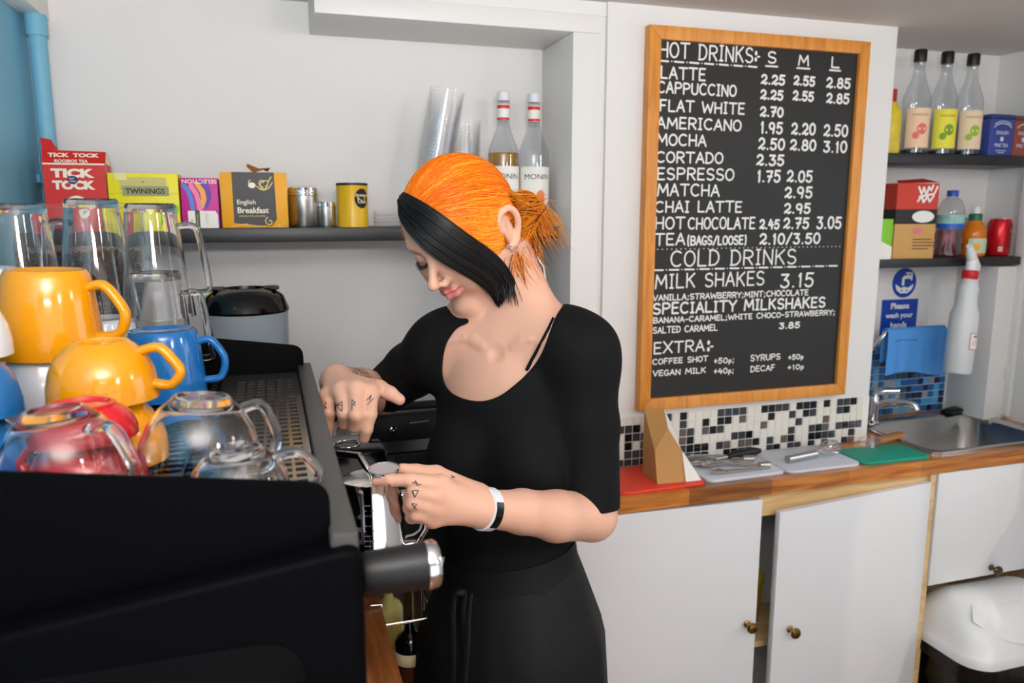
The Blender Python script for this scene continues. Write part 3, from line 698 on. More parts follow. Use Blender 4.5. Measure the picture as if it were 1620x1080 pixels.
b = MB(); poly(b, FX, [(w2 - .03, .004), (w2 - .012, .02), (w2 - .006, .05), (w2 - .022, .03)], .0003); poly(b, FX, [(w2 - .02, .035), (w2 - .004, .03), (w2 - .001, .045), (w2 - .014, .052)], .0005); b.build('leaf_print', mat('print_bright_green', (120, 190, 30), .5), t)
b = MB(); poly(b, FX, [(-w2 + .014, .098), (-w2 + .036, .098), (-w2 + .036, .1115), (-w2 + .014, .1115)], .0004); b.build('sticker', mat('print_pale_yellow', (226, 220, 150), .5), t)
# magenta carton, upside down
t, w2, d2, h, FX = boxthing('tea_carton', 'magenta tea carton standing upside down with coloured swirls', 'tea carton', -.172, -.099, 1.767, 1.835, SZ, SZ + .104, MAG)
UD = FX @ LOC(0, h, 0) @ ROT(PI, 'Z')
b = MB(); put_text(b, 'SELECTION', UD, -.035, .003, .0085, .068, bold=.015, z=.0008); b.build('lettering', CREAM, t)
def swirl(col, pts, hw): b = MB(); ribbon(b, pts, hw, FX, 0, .0001); b.build('swirl_print', col, t)
swirl(LBLUE, [(-.030, .088), (-.022, .078), (-.017, .060), (-.015, .04)], .0042); swirl(PURP, [(.004, .096), (.016, .084), (.018, .066), (.010, .046)], .006)
swirl(ORG, [(-.004, .092), (.006, .076), (.008, .06), (.002, .044)], .005); swirl(PINK, [(-.016, .088), (-.006, .07), (-.002, .05), (-.001, .035)], .0048)
b = MB(); poly(b, FX, [(-.025, .0), (.034, .0), (.034, .028), (.029, .036), (-.025, .036)], .0009); b.build('label', M['paper'], t)
b = MB(); poly(b, FX, [(-.011, .0), (-.002, .0), (-.002, .037), (-.011, .037)], .0012); b.build('band', mat('print_dark_olive', (66, 62, 34), .5), t)
b = MB(); TI = FX @ LOC(-.0035, .033, 0) @ ROT(-PI / 2, 'Z'); put_text(b, 'TWININGS', TI, .002, -.0055, .0042, .029, z=.0015); TI = FX @ LOC(.012, .033, 0) @ ROT(-PI / 2, 'Z'); put_text(b, 'FRUIT', TI, .004, -.004, .006, .022, z=.0012); disc(b, FX, -.018, .016, .003, .003, .0012); b.build('label_lettering', GOLD, t)
# orange and black carton
t, w2, d2, h, FX = boxthing('tea_carton', 'orange and black breakfast tea carton with gold scrolls and torn top', 'tea carton', -.094, .042, 1.770, 1.85, SZ, SZ + .117, ORG)
b = MB(); poly(b, FX, [(-w2 + .024, .0105), (-w2 + .040, .008), (w2 - .035, .003), (w2 - .024, .018), (w2 - .026, .117), (-w2 + .024, .117)], .0002); b.box(-w2 + .024, w2 - .026, -d2, d2 - .01, h - .0005, h + .0006); b.build('panel', mat('print_charcoal', (40, 38, 42), .45), t)
b = MB(); put_text(b, 'English', FX, -.036, .047, .0125, .038, bold=.01, z=.0006); put_text(b, 'Breakfast', FX, -.036, .031, .0125, .064, bold=.02, z=.0006); b.build('lettering', CREAM, t)
b = MB(); put_text(b, 'GOLDEN & WELL ROUNDED', FX, -.034, .0235, .003, .055, bold=.01, z=.0006)
spir = lambda cx, cy, r, a0, tr, sgn=1: [(cx + r * (1 - i / 22) * math.cos(a0 + sgn * i / 20 * tr), cy + r * (1 - i / 22) * math.sin(a0 + sgn * i / 20 * tr)) for i in range(20)]
for c in [spir(.022, .088, .013, 1.0, 6, 1), spir(.018, .096, .010, -1.5, 5, -1), spir(-.004, .094, .008, 2, 4, 1), [(.006, .088), (.012, .082), (.02, .08), (.03, .084), (.038, .096)], [(.036, .108), (.03, .098), (.026, .086)], spir(.029, .013, .010, 2.0, 7, 1), spir(.05, .006, .009, 1.0, 6, -1), [(-.05, .003), (-.02, .008), (.0, .002), (.02, .004)]]: ribbon(b, c, .0011, FX, 0, .0006)
b.build('scroll_print', mat('print_scroll_gold', (214, 186, 96), .4), t)
b = MB(); disc(b, FX, -.004, .090, .0075, .006, .0009); b.build('leaf_print', CREAM, t)
b = MB(); b.add([(.0, -.02, h), (.012, -.01, h + .010), (-.012, -.012, h + .020), (-.014, -.008, h + .014), (.03, .0, h + .004), (.036, -.015, h + .012), (.012, -.018, h + .004)], [(0, 1, 2, 3), (0, 6, 5, 1), (1, 5, 4)]); b.build('torn_flap', mat('carton_torn', (150, 92, 20), .5), t)
# steel shakers
def shaker(label, x, R, H, y=1.82):
    t = empty('shaker', label, 'shaker', (x, y, SZ)); b = MB()
    b.lathe([(R * .94, 0), (R, .003), (R, H * .74), (R * .97, H * .75), (R * .97, H * .76)], seg=32); b.build('body', M['steel'], t)
    b = MB(); b.lathe([(R * .98, H * .755), (R * 1.03, H * .765), (R * 1.03, H * .8), (R * .99, H * .81), (R * 1.03, H * .825), (R * 1.03, H * .88), (R * .99, H * .89), (R * 1.0, H * .93), (R * .8, H * .985), (0, H)], seg=32); b.build('lid', M['chrome'], t)
shaker('tall steel shaker beside the orange and black carton', .077, .0325, .093)
shaker('small steel shaker between the tall shaker and the yellow tin', .126, .0215, .060)
t = empty('chocolate_tin', 'yellow drinking chocolate tin with black disc on the shelf', 'tin', (.186, 1.82, SZ)); R = .0355
b = MB(); b.lathe([(R, 0), (R, .004), (R * .985, .006), (R * .985, .093), (R, .095)], seg=40); b.build('body', mat('tin_yellow', (226, 178, 20), .35), t)
b = MB(); b.lathe([(R * 1.01, .093), (R * 1.01, .098), (R * .96, .0985), (R * .96, .096), (0, .096)], seg=40); b.build('lid', M['plastic_black'], t)
def cyl(R, a0=0.0, off=.0004):
    def f(p): a = p[0] / R + a0; return ((R + off + p[2]) * math.sin(a), -(R + off + p[2]) * math.cos(a), p[1])
    return f
def wrap_poly(b, pts, f, mi=0, z=0):
    # subdivided strip polygon wrapped on a cylinder: fan from centroid
    c = np.mean(pts, 0); V = [f((c[0], c[1], z))] + [f((p[0], p[1], z)) for p in pts]; n = len(pts)
    b.add(V, [(0, i + 1, (i + 1) % n + 1) for i in range(n)], mi)
b = MB(); f = cyl(R, .55); wrap_poly(b, [(.018 * math.cos(2 * PI * k / 24), .064 + .022 * math.sin(2 * PI * k / 24)) for k in range(24)], f); b.build('print_disc', M['ink'], t)
b = MB(); put_text(b, 'Drinking', Matrix.Identity(4), -.016, .066, .008, .032, bold=.02, z=.0006, warp=f); put_text(b, 'Choc', Matrix.Identity(4), -.011, .053, .009, .022, bold=.02, z=.0006, warp=f); b.build('lettering', CREAM, t)
# plastic dome lids and stacks of clear cups
def cupstack(name, label, x, y, z, n, R, r, H, pitch, m, cat='plastic cups', lean=(0, 0)):
    # every nested cup keeps its rim; one stack of cups
    for k in range(n):
        pass
CUPM = M['clear']
def one_cup(R, r, H):
    b = MB(); b.lathe([(0, .001), (r, 0), (r * 1.0, .002), (R * .985, H - .004), (R * 1.03, H - .004), (R * 1.03, H), (R * .99, H)], seg=28, cap=False); return b
def stack(label, grp, cat, x, y, n, R, r, H, pitch, lean=(0, 0), flip=False):
    proto = None
    for k in range(n):
        loc = (x + lean[0] * k * pitch, y + lean[1] * k * pitch, SZ + .0005 + k * pitch)
        lab = label
        if flip: loc = (loc[0], loc[1], SZ + .0005 + H + k * pitch)
        if proto is None:
            proto = one_cup(R, r, H).build('plastic_cup', CUPM); o = proto
        else: o = proto.copy(); COL.objects.link(o)
        o.location = loc; o.rotation_euler = (PI if flip else 0, math.atan(lean[0]) * (1 if not flip else -1), 0); tag(o, lab, cat, grp)
stack('clear plastic cup nested in the tall stack on the shelf', 'tall stack of clear plastic cups', 'plastic cup', .352, 1.812, 26, .039, .027, .10, .0085, (.19, 0))
stack('clear plastic cup nested in the shorter stack beside the syrup bottles', 'short stack of clear plastic cups', 'plastic cup', .462, 1.897, 15, .044, .033, .12, .0095, (.02, 0))
t = empty('lid_pile', 'small pile of clear plastic lids beside the yellow tin', 'lids', (.268, 1.82, SZ))
for k in range(4):
    b = MB(); z = k * .009; b.lathe([(.034, z), (.036, z + .002), (.034, z + .004), (.032, z + .010), (0, z + .0105)], seg=28, cap=False); b.build('cup_lid', CUPM, t)
# syrup bottles
SYR = mat('syrup_amber', (214, 160, 10), .05, trans=.75, ior=1.36); CAPW = mat('cap_white', (222, 224, 228), .4); REDP = mat('print_red', (214, 44, 34), .5)
def syrup(label, x, y, level):
    t = empty('syrup_bottle', label, 'bottle', (x, y, SZ)); R = .0375
    b = MB(); b.lathe([(R * .9, 0), (R, .004), (R, .168), (R * .96, .182), (R * .72, .205), (R * .45, .232), (.0145, .250), (.0140, .288), (.0152, .290), (.0152, .296), (.0138, .298)], seg=36, cap=False); b.build('bottle', M['clear_bottle'], t)
    if level:
        b = MB(); b.lathe([(R * .86, .003), (R * .95, .006), (R * .95, level), (0, level)], seg=36); b.build('syrup', SYR, t)
    b = MB(); f = cyl(R, -.12); N = 24
    for k in range(N):
        a0, a1 = -.055 + .11 * k / N, -.055 + .11 * (k + 1) / N; b.add([f((a0, .03, 0)), f((a1, .03, 0)), f((a1, .142, 0)), f((a0, .142, 0))], [(0, 1, 2, 3)])
    b.build('label', M['paper'], t)
    b = MB(); put_text(b, 'MONIN', Matrix.Identity(4), -.030, .112, .0125, .064, bold=.0, z=.0006, warp=f); b.build('lettering', M['ink'], t)
    b = MB(); wrap_poly(b, [(.010 + .012 * math.cos(a * PI / 8), .07 + .016 * math.sin(a * PI / 8)) for a in range(16)], f, z=.0005); b.build('fruit_print', mat('print_peach', (226, 140, 90), .5), t)
    b = MB(); b.lathe([(.0155, .296), (.0155, .316), (.013, .318), (0, .318)], seg=24); b.build('cap', CAPW, t)
    rr = .0146; b = MB(); b.lathe([(rr, .250), (rr, .288)], seg=28, cap=False); b.build('neck_label', M['paper'], t)
    b = MB(); b.lathe([(rr + .0003, .251), (rr + .0003, .257)], seg=28, cap=False); b.build('neck_band', REDP, t); b = MB(); b.lathe([(rr + .0003, .278), (rr + .0003, .286)], seg=28, cap=False); b.build('neck_band', REDP, t)
syrup('glass syrup bottle with amber syrup and red neck label', .553, 1.835, .174)
syrup('nearly empty clear syrup bottle with red neck label at the shelf end', .632, 1.838, 0)
t = empty('pencil', 'dark pencil standing at the right end of the niche shelf', 'pencil', (.678, 1.80, SZ - .03)) if False else None
# ---------------------------------------------------------------- espresso machine
t = empty('espresso_machine', 'black espresso machine with a perforated cup tray on top, in the foreground', 'coffee machine', (-.20, .94, .89))
L_ = LOC(.20, -.94, -.89)
NY, FYM, MX, TZ = .574, 1.303, .056, 1.29
MB_BLACK = mat('machine_black', (7, 7, 9), .4, spec=.06); SAT = mat('machine_satin_black', (6, 6, 8), .5, spec=.03)
b = MB()   # lower body: feet, base, back, upper housing (open group bay at the front)
b.box(-.45, .03, NY + .02, FYM - .02, .93, 1.0, 0, .01, X=L_); b.box(-.45, -.12, NY + .02, FYM - .02, 1.0, 1.20, 0, .005, X=L_)
b.box(-.455, MX - .006, NY + .04, FYM - .01, 1.185, TZ - .012, 0, .012, X=L_)
for x in (-.40, -.02):
    for y in (NY + .07, FYM - .07): b.lathe([(.02, .89), (.022, .895), (.016, .93)], seg=20, X=L_ @ LOC(x, y, 0))
b.build('body', MB_BLACK, t)
def side(y0, y1):
    b = MB(); pts = []
    o = [(-.46, .92), (MX + .002, .92), (MX + .002, TZ - .008), (-.46, TZ - .075)]
    def rnd(o, rs, n=8):
        out = []
        for i, (p, r) in enumerate(zip(o, rs)):
            p = Vector(p); a = Vector(o[i - 1]); c = Vector(o[(i + 1) % len(o)]); da = (a - p).normalized(); dc = (c - p).normalized()
            for k in range(n + 1):
                u = k / n; q = (p + da * r) * (1 - u) ** 2 + p * 2 * u * (1 - u) + (p + dc * r) * u ** 2; out.append((q.x, q.y))
        return out
    b.prism(rnd(o, (.03, .03, .016, .02)), 0, y1 - y0, 0, L_ @ LOC(0, y1, 0) @ ROT(PI / 2, 'X'), .006)
    return b, rnd
b, rnd = side(NY, NY + .035); sp = b.build('side_panel', SAT, t, sharp=50)
b = MB(); b.prism(rnd([(-.36, .98), (.012, .98), (.012, 1.215), (-.36, 1.215)], (.04, .04, .04, .04)), 0, .004, 0, L_ @ LOC(0, NY + .001, 0) @ ROT(PI / 2, 'X'), .002)
b.build('inset', MB_BLACK, sp)
b, _ = side(FYM - .035, FYM); b.build('side_panel', SAT, t, sharp=50)
b = MB(); b.box(MX - .022, MX, NY + .012, FYM + .012, TZ - .03, TZ, 0, .003, X=L_); b.build('front_rail', mat('rail_grey', (66, 64, 62), .42), t)
# perforated tray: real square holes
tm = mat('tray_steel', (150, 146, 140), .16, .9, var=.1, scale=10)
b = MB(); x0, x1, y0, y1 = -.455, MX - .024, NY + .035, FYM - .02
px0, nx, py0, ny, pit, hs = -.058, 6, .68, 30, .0148, .0052
def plate(b, xa, xb, ya, yb, z): b.add([(xa, ya, z), (xb, ya, z), (xb, yb, z), (xa, yb, z)], [(0, 1, 2, 3)], 0, L_)
zt = 1.281
hx0, hx1, hy0, hy1 = px0, px0 + nx * pit * .95, py0, py0 + (ny) * .0185
plate(b, x0, hx0, y0, y1, zt); plate(b, hx1, x1, y0, y1, zt); plate(b, hx0, hx1, y0, hy0, zt); plate(b, hx0, hx1, hy1, y1, zt)
cw, ch = (hx1 - hx0) / nx, .0185
for i in range(nx):
    for j in range(ny):
        xa, ya = hx0 + i * cw, hy0 + j * ch; cx, cy = xa + cw / 2, ya + ch / 2
        O = [(xa, ya), (xa + cw, ya), (xa + cw, ya + ch), (xa, ya + ch)]; I = [(cx - hs, cy - hs), (cx + hs, cy - hs), (cx + hs, cy + hs), (cx - hs, cy + hs)]
        b.add([(p[0], p[1], zt) for p in O + I] + [(p[0], p[1], zt - .003) for p in I], [(0, 1, 5, 4), (1, 2, 6, 5), (2, 3, 7, 6), (3, 0, 4, 7), (4, 5, 9, 8), (5, 6, 10, 9), (6, 7, 11, 10), (7, 4, 8, 11)], 0, L_)
b.build('cup_tray', tm, t, sharp=20)
b = MB()   # wire grille in the middle of the tray
for k in range(24): b.box(-.37, -.085, .75 + k * .022, .7525 + k * .022, zt + .0005, zt + .0025, X=L_)
for k in range(5): b.box(-.36 + k * .066, -.3575 + k * .066, .74, 1.27, zt + .0025, zt + .0045, X=L_)
b.box(-.375, -.08, .735, 1.275, zt + .0001, zt + .0006, X=L_)
b.build('grille', M['gloss_black'], t)
def guard(y, h, xr, name='tray_guard'):
    o = [(-.46, TZ - .10), (xr, TZ - .10), (xr, TZ + h), (-.46, TZ + h + .072)]
    b = MB(); b.prism(rnd(o, (.002, .002, .018, .01)), 0, .004, 0, L_ @ LOC(0, y + .002, 0) @ ROT(PI / 2, 'X'), .0012); return b.build(name, SAT, t)
guard(.607, .036, .036); guard(1.296, .032, .044)
b = MB(); b.box(-.46, -.455, .607, 1.296, TZ - .012, TZ + .105, X=L_); b.build('tray_guard', M['gloss_black'], t)
# steam knobs
def steam_knob(y, z):
    b = MB(); b.lathe([(.010, -.01), (.010, .004), (.0165, .006), (.0185, .012), (.0205, .054), (.0205, .062)], seg=32, X=L_ @ LOC(MX, y, z) @ ROT(PI / 2, 'Y'), sy=.98)
    k = b.build('steam_knob', M['plastic_black'], t)
    b = MB(); b.lathe([(.0208, .060), (.0213, .062), (.0213, .068), (.019, .071), (0, .0715)], seg=32, X=L_ @ LOC(MX, y, z) @ ROT(PI / 2, 'Y')); b.build('end_cap', M['chrome'], k)
steam_knob(.622, 1.236); steam_knob(1.14, 1.250)
def wand(pts, name='steam_wand'):
    b = MB(); b.ball((0, 0, 0), .012, X=L_ @ LOC(*pts[0])); b.tube(pts, .005, seg=12, X=L_); b.tube([pts[-1], Vector(pts[-1]) + (Vector(pts[-1]) - Vector(pts[-2])).normalized() * .012], .0065, seg=12, X=L_); b.build(name, M['chrome'], t)
wand([(.045, 1.045, 1.19), (.075, 1.03, 1.215), (.10, 1.0, 1.22), (.112, .975, 1.20), (.122, .962, 1.15), (.128, .958, 1.12)]); wand([(.03, .68, 1.19), (.05, .68, 1.195), (.06, .685, 1.17), (.06, .69, 1.02)])
for y in (.78, .97):
    b = MB(); b.lathe([(.030, 1.10), (.036, 1.105), (.036, 1.15), (.040, 1.16), (.040, 1.19)], seg=32, X=L_ @ LOC(-.05, y, 0)); b.build('group_head', M['chrome'], t)
    b = MB(); b.lathe([(.02, 1.065), (.036, 1.075), (.038, 1.10), (.034, 1.106)], seg=32, X=L_ @ LOC(-.05, y, 0)); p = b.build('portafilter', M['chrome'], t)
    b = MB(); b.tube([(-.015, y, 1.088), (.01, y, 1.086), (.04, y, 1.082), (.052, y, 1.081)], [.008, .011, .0135, .011], seg=16, X=L_); b.build('handle', M['plastic_black'], p)
b = MB(); b.box(-.12, .05, NY + .05, FYM - .05, .985, 1.005, 0, .004, X=L_)
for k in range(20): b.box(-.11, .04, NY + .075 + k * .031, NY + .082 + k * .031, 1.005, 1.009, 0, .001, X=L_)
b.build('drip_tray', M['steel'], t)
# ---------------------------------------------------------------- grinders behind the machine
def grinder(label, x, y, R, zb, zt, lidh, hop, lidm, beans=None, dome=False):
    t = empty('coffee_grinder', label, 'coffee grinder', (x, y, .89)); z = lambda v: v - .89
    b = MB(); b.box(-R * .95, R * .95, -R, R, 0, z(zb) - .03, 0, .012); b.lathe([(R * .8, z(zb) - .035), (R * .6, z(zb) - .01), (R * .6, z(zb))], seg=32); b.build('body', M['gloss_black'], t)
    b = MB(); b.lathe([(R * .55, z(zb)), (R * (.97 if dome else .7), z(zb) + .03), (R * .98, z(zb) + (.05 if dome else .10)), (R, z(zt))], seg=40, cap=False); b.build('hopper', hop, t)
    b = MB()
    if dome:
        b.lathe([(R * 1.01, z(zt) - .004), (R * 1.03, z(zt)), (R * 1.0, z(zt) + .006), (R * .90, z(zt) + lidh * .62), (R * .72, z(zt) + lidh * .88), (R * .50, z(zt) + lidh), (R * .48, z(zt) + lidh * .86), (0, z(zt) + lidh * .84)], seg=44)
        for s in (-1, 1): b.box(s * R * .62 - .014, s * R * .62 + .014, -R * .3, R * .3, z(zt) + lidh * .9, z(zt) + lidh * 1.05, 0, .004)
    else: b.lathe([(R * 1.01, z(zt) - .003), (R * 1.03, z(zt)), (R * 1.0, z(zt) + lidh), (0, z(zt) + lidh)], seg=40)
    b.build('lid', lidm, t)
    if beans:
        BR = mat('coffee_beans', (74, 42, 24), .35); b = MB(); zz = z(beans)
        b.lathe([(R * .5, z(zb) + .002), (R * .66, z(zb) + .03), (R * .93, z(zb) + .1), (R * .95, zz), (0, zz + .008)], seg=32)
        r = random.Random(3)
        for k in range(330):
            a = r.uniform(-2.6, -.3); h = r.uniform(z(zb) + .05, zz + .004); rr = R * (.72 + .24 * min(1, max(0, (h - z(zb) - .03) / .07)))
            X = LOC(rr * math.cos(a), rr * math.sin(a), h) @ Euler((r.uniform(0, 3), r.uniform(0, 3), r.uniform(0, 3))).to_matrix().to_4x4()
            b.ball((0, 0, 0), (.0052, .0036, .003), seg=6, X=X)
        o = b.build('beans', BR, t, sharp=60); o['kind'] = 'stuff'
P1 = atY(128, 400, 1.455); grinder('coffee grinder with a clear hopper of beans behind the tall glasses', P1[0] - .002, 1.455, .098, 1.33, 1.548, .006, M['clear'], M['clear'], 1.478)
P2 = atY(389, 490, 1.50)
grinder('coffee grinder with a smoky hopper and black domed lid behind the machine', P2[0], 1.50, .076, 1.23, 1.362, .040, mat('smoky_hopper', (176, 186, 196), .12, trans=.55, ior=1.25), M['gloss_black'], dome=True)
# ---------------------------------------------------------------- cups on the machine
ZT = 1.2855
GLAZE = {'yellow': mat('glaze_yellow', (230, 150, 4), .16, coat=.5), 'blue': mat('glaze_blue', (26, 108, 178), .14, coat=.5), 'red': mat('glaze_red', (206, 30, 40), .16, coat=.5), 'white': mat('glaze_white', (226, 228, 232), .16, coat=.5)}
def cup(name, label, color, P, R, r, H, rz=0.0, style='mug', tilt=(0, 0), rim=None, cat='mug', group=None, handle=True, hk=1.0):
    # upside-down: rim at local z 0, foot at z = H
    t = empty(name, label, cat, tuple(P), rot=(tilt[0], tilt[1], rz), group=group); m = GLAZE[color] if color in GLAZE else M[color]
    th = .0035 if color in GLAZE else (.0017 if style == 'dome' else .0028)
    if style == 'mug': prof = [(R, 0), (R * .995, H * .2), (r + (R - r) * .55, H * .6), (r + (R - r) * .12, H * .92), (r * .97, H * .975)]
    elif style == 'bowl': prof = [(R, 0), (R * .99, H * .25), (R * .93, H * .5), (R * .80, H * .75), (R * .62, H * .92), (r, H * .965)]
    elif style == 'dome': prof = [(R * .95, 0), (R, H * .16), (R * 1.0, H * .34), (R * .96, H * .52), (R * .86, H * .70), (R * .68, H * .86), (R * .52, H * .94), (r, H * .985)]
    elif style == 'round': prof = [(R * .93, 0), (R, H * .22), (R * 1.0, H * .42), (R * .92, H * .66), (R * .72, H * .88), (r, H * .985)]
    else: prof = [(R, 0), (R * .97, H * .1), (r + (R - r) * .45, H * .5), (r * 1.02, H * .9), (r, H * .97)]
    pts = [(max(0, p[0] - th), p[1] - (th * 1.6 if i > 2 else 0)) for i, p in enumerate(prof)]
    out = prof + [(r * .93, H), (r * .86, H), (r * .80, H - .003), (0, H - .003)]
    inn = [(0, H - .003 - th * (1.4 if color in GLAZE else 3.5))] + pts[::-1][0:] 
    inn = [inn[0]] + [(min(p[0], prof[len(prof) - 1 - i][0] - th), min(p[1], H - .003 - th * (1.4 if color in GLAZE else 3.5))) for i, p in enumerate(pts[::-1])]
    prof_all = out + inn + [prof[0]]
    b = MB(); b.lathe(prof_all, seg=48, cap=False); b.build('body', m, t, sharp=50)
    if handle:
        b = MB(); h0, h1 = (.80, .22) if style in ('mug', 'tall') else (.80, .25)
        def rad(z):
            for (ra, za), (rb, zb) in zip(prof[:-1], prof[1:]):
                if za <= z <= zb: return ra + (rb - ra) * (z - za) / (zb - za)
            return r
        za, zb = H * h0, H * h1; w = .030 * hk
        P0 = Vector((rad(za) - .003, 0, za)); P3 = Vector((rad(zb) - .003, 0, zb))
        if style == 'mug': ctl = [P0, (P0.x + w * .55, 0, za + .003), (P0.x + w * 1.0, 0, za - H * .14), (P3.x + w * 1.0, 0, zb + H * .26), (P3.x + w * .75, 0, zb + H * .04), P3]
        elif style == 'tall': ctl = [P0, (P0.x + w * .75, 0, za + .001), (P0.x + w * 1.05, 0, za - .012), (P3.x + w * 1.02, 0, zb + .014), (P3.x + w * .85, 0, zb), P3]
        else: ctl = [P0, (P0.x + w * .7, 0, za + .004), (P0.x + w * 1.0 + .004, 0, za - H * .14), (P3.x + w * .95, 0, zb + H * .18), (P3.x + w * .6, 0, zb - .002), P3]
        ctl = [Vector(c) for c in ctl]; path = []
        C = [ctl[0]] + ctl + [ctl[-1]]
        for i in range(1, len(C) - 2):
            for k in range(6):
                u = k / 6; a_, b_, c_, d_ = C[i - 1], C[i], C[i + 1], C[i + 2]
                path.append(.5 * ((2 * b_) + (c_ - a_) * u + (2 * a_ - 5 * b_ + 4 * c_ - d_) * u * u + (3 * b_ - a_ - 3 * c_ + d_) * u ** 3))
        path.append(ctl[-1]); hr = .0052 * hk if color in GLAZE else .0048
        b.tube(path, hr, seg=12, flat=1.35, up=(0, 0, 1)); b.build('handle', m, t, sharp=60)
    return t
def A(x, y, zc): return at(x, y, zc)
def pos(u, v, zc, z): p = at(u, v, zc); return (p[0], p[1], z)
# blue mug
cup('mug', 'blue mug upside down with its handle to the right, behind the glass cups', 'blue', pos(262, 600, 1.075, ZT), .054, .046, .094, math.radians(-6))
# white cups carrying the big yellow mug
cup('mug', 'white mug upside down under the big yellow mug', 'white', pos(72, 620, .893, ZT), .050, .036, .090, 2.4)
cup('mug', 'big yellow mug upside down on top of a white mug, handle to the right', 'yellow', pos(78, 520, .893, ZT + .0905), .0560, .0440, .099, math.radians(-14), tilt=(.0, .03), hk=1.12)
cup('cup', 'lower yellow cup, upside down beneath another yellow cup', 'yellow', pos(172, 660, .805, ZT), .053, .030, .062, math.radians(-70), style='bowl', cat='cup')
cup('cup', 'rounded yellow cup upside down stacked on another yellow cup, in front of the blue mug', 'yellow', pos(163, 600, .80, ZT + .0625), .0535, .029, .061, math.radians(-12), style='bowl', cat='cup', hk=1.0)
cup('cup', 'red cup upside down, lower one of the red pair behind the glass cups', 'red', pos(132, 700, .715, ZT), .050, .028, .048, math.radians(150), style='bowl', cat='cup')
cup('cup', 'red cup upside down, upper one of the red pair behind the glass cups', 'red', pos(132, 690, .715, ZT + .0485), .047, .030, .032, math.radians(150), style='bowl', cat='cup', handle=False)
cup('cup', 'blue cup upside down at the left edge, lower of two', 'blue', pos(-50, 690, .76, ZT), .049, .028, .056, math.radians(200), style='bowl', cat='cup')
cup('cup', 'blue cup upside down at the left edge, on top of another blue cup', 'blue', pos(-52, 640, .76, ZT + .0565), .049, .028, .056, math.radians(170), style='bowl', cat='cup')
cup('cup', 'white cup upside down at the left edge above the blue cups', 'white', pos(-66, 560, .76, ZT + .1135), .047, .027, .060, math.radians(190), style='bowl', cat='cup')
cup('mug', 'white mug upside down at the left edge, behind the big yellow mug', 'white', pos(-20, 470, .985, ZT), .054, .044, .094, 2.5)
cup('mug', 'second white mug, stacked upside down behind the big yellow mug', 'white', pos(-20, 430, .985, ZT + .0945), .054, .034, .090, 2.8, style='bowl')
cup('mug', 'red mug upside down seen through the handle of the big yellow mug', 'red', pos(140, 560, 1.02, ZT), .042, .036, .087, 2.0)
cup('mug', 'white mug upside down under the middle tall glass, behind the red mug', 'white', atY(166, 520, 1.215)[:2].tolist() + [ZT], .048, .043, .105, 1.3)
# tall latte glasses in stacks
def tall(label, x, y, z, rz, lean=0.0): cup('latte_glass', label, 'glass', (x, y, z), .052, .0345, .165, rz, style='tall', tilt=(0, lean), cat='latte glass', hk=.95)
pc = atY(247, 450, 1.235); pb = atY(158, 450, 1.225); pa = atY(38, 450, 1.16)
tall('tall glass upside down above the blue mug, lower of its stack of two', pc[0], pc[1], ZT + .003, math.radians(-12))
tall('tall glass with its handle to the right, top of the stack above the blue mug', pc[0], pc[1], ZT + .003 + .0985, math.radians(-8))
tall('tall glass upside down in the middle of the row, on a white mug', pb[0], pb[1] - .01, ZT + .1075, math.radians(160))
tall('tall glass upside down at the left end of the row of glass stacks', pa[0], pa[1], ZT + .100, math.radians(200))
cup('mug', 'white mug upside down under the leftmost tall glass', 'white', (pa[0], pa[1], ZT), .052, .047, .0985, 3.0)
# round glass cups at the front
cup('glass_cup', 'round glass cup upside down at the near left, in front of the red cups', 'glass', pos(108, 745, .672, ZT), .0535, .024, .088, math.radians(-38), style='dome', cat='glass cup', tilt=(.04, -.06), hk=1.1)
cup('glass_cup', 'larger round glass cup leaning towards the right, in front of the blue mug', 'glass', pos(312, 745, .69, ZT + .002), .0525, .024, .092, math.radians(35), style='dome', cat='glass cup', tilt=(.02, .09), hk=1.1)
cup('glass_cup', 'smaller round glass cup at the right end of the tray, handle to the right', 'glass', pos(378, 745, .662, ZT), .0420, .020, .056, math.radians(-8), style='dome', cat='glass cup', hk=1.0)
# ---------------------------------------------------------------- things behind the machine and the barista
t = empty('contact_grill', 'black contact grill with a sloping steel top on the back worktop', 'contact grill', (.27, 1.66, .89))
GX = LOC(-.27, -1.66, -.89)
b = MB(); b.box(.13, .46, 1.57, 1.85, .89, 1.03, 0, .012, X=GX)
for x in (.16, .43):
    for y in (1.6, 1.82): pass
b.build('base', M['gloss_black'], t)
b = MB(); b.add([(.145, 1.575, 1.070), (.45, 1.575, 1.070), (.45, 1.84, 1.105), (.145, 1.84, 1.105), (.145, 1.575, 1.035), (.45, 1.575, 1.035), (.45, 1.84, 1.035), (.145, 1.84, 1.035)],
              [(0, 1, 2, 3), (4, 7, 6, 5), (0, 4, 5, 1), (1, 5, 6, 2), (2, 6, 7, 3), (3, 7, 4, 0)], 0, GX); b.build('lid', M['steel'], t, sharp=20)
b = MB(); b.box(.17, .43, 1.545, 1.60, 1.065, 1.125, 0, .012, X=GX); b.tube([(.18, 1.56, 1.125), (.19, 1.555, 1.14), (.41, 1.555, 1.14), (.42, 1.56, 1.125)], .009, X=GX); hd = b.build('handle', M['plastic_black'], t)
b = MB(); b.lathe([(.007, 0), (.007, .004), (.003, .005), (0, .004)], seg=18, X=GX @ LOC(.225, 1.545, 1.095) @ ROT(PI / 2, 'X')); b.tube([(.26, 1.544, 1.105), (.30, 1.544, 1.107)], .0015, X=GX); b.build('screw', M['chrome'], hd)
t = empty('knock_box', 'black box with a flat rim on the worktop behind the steel jug', 'knock box', (.262, 1.405, .89), 0)
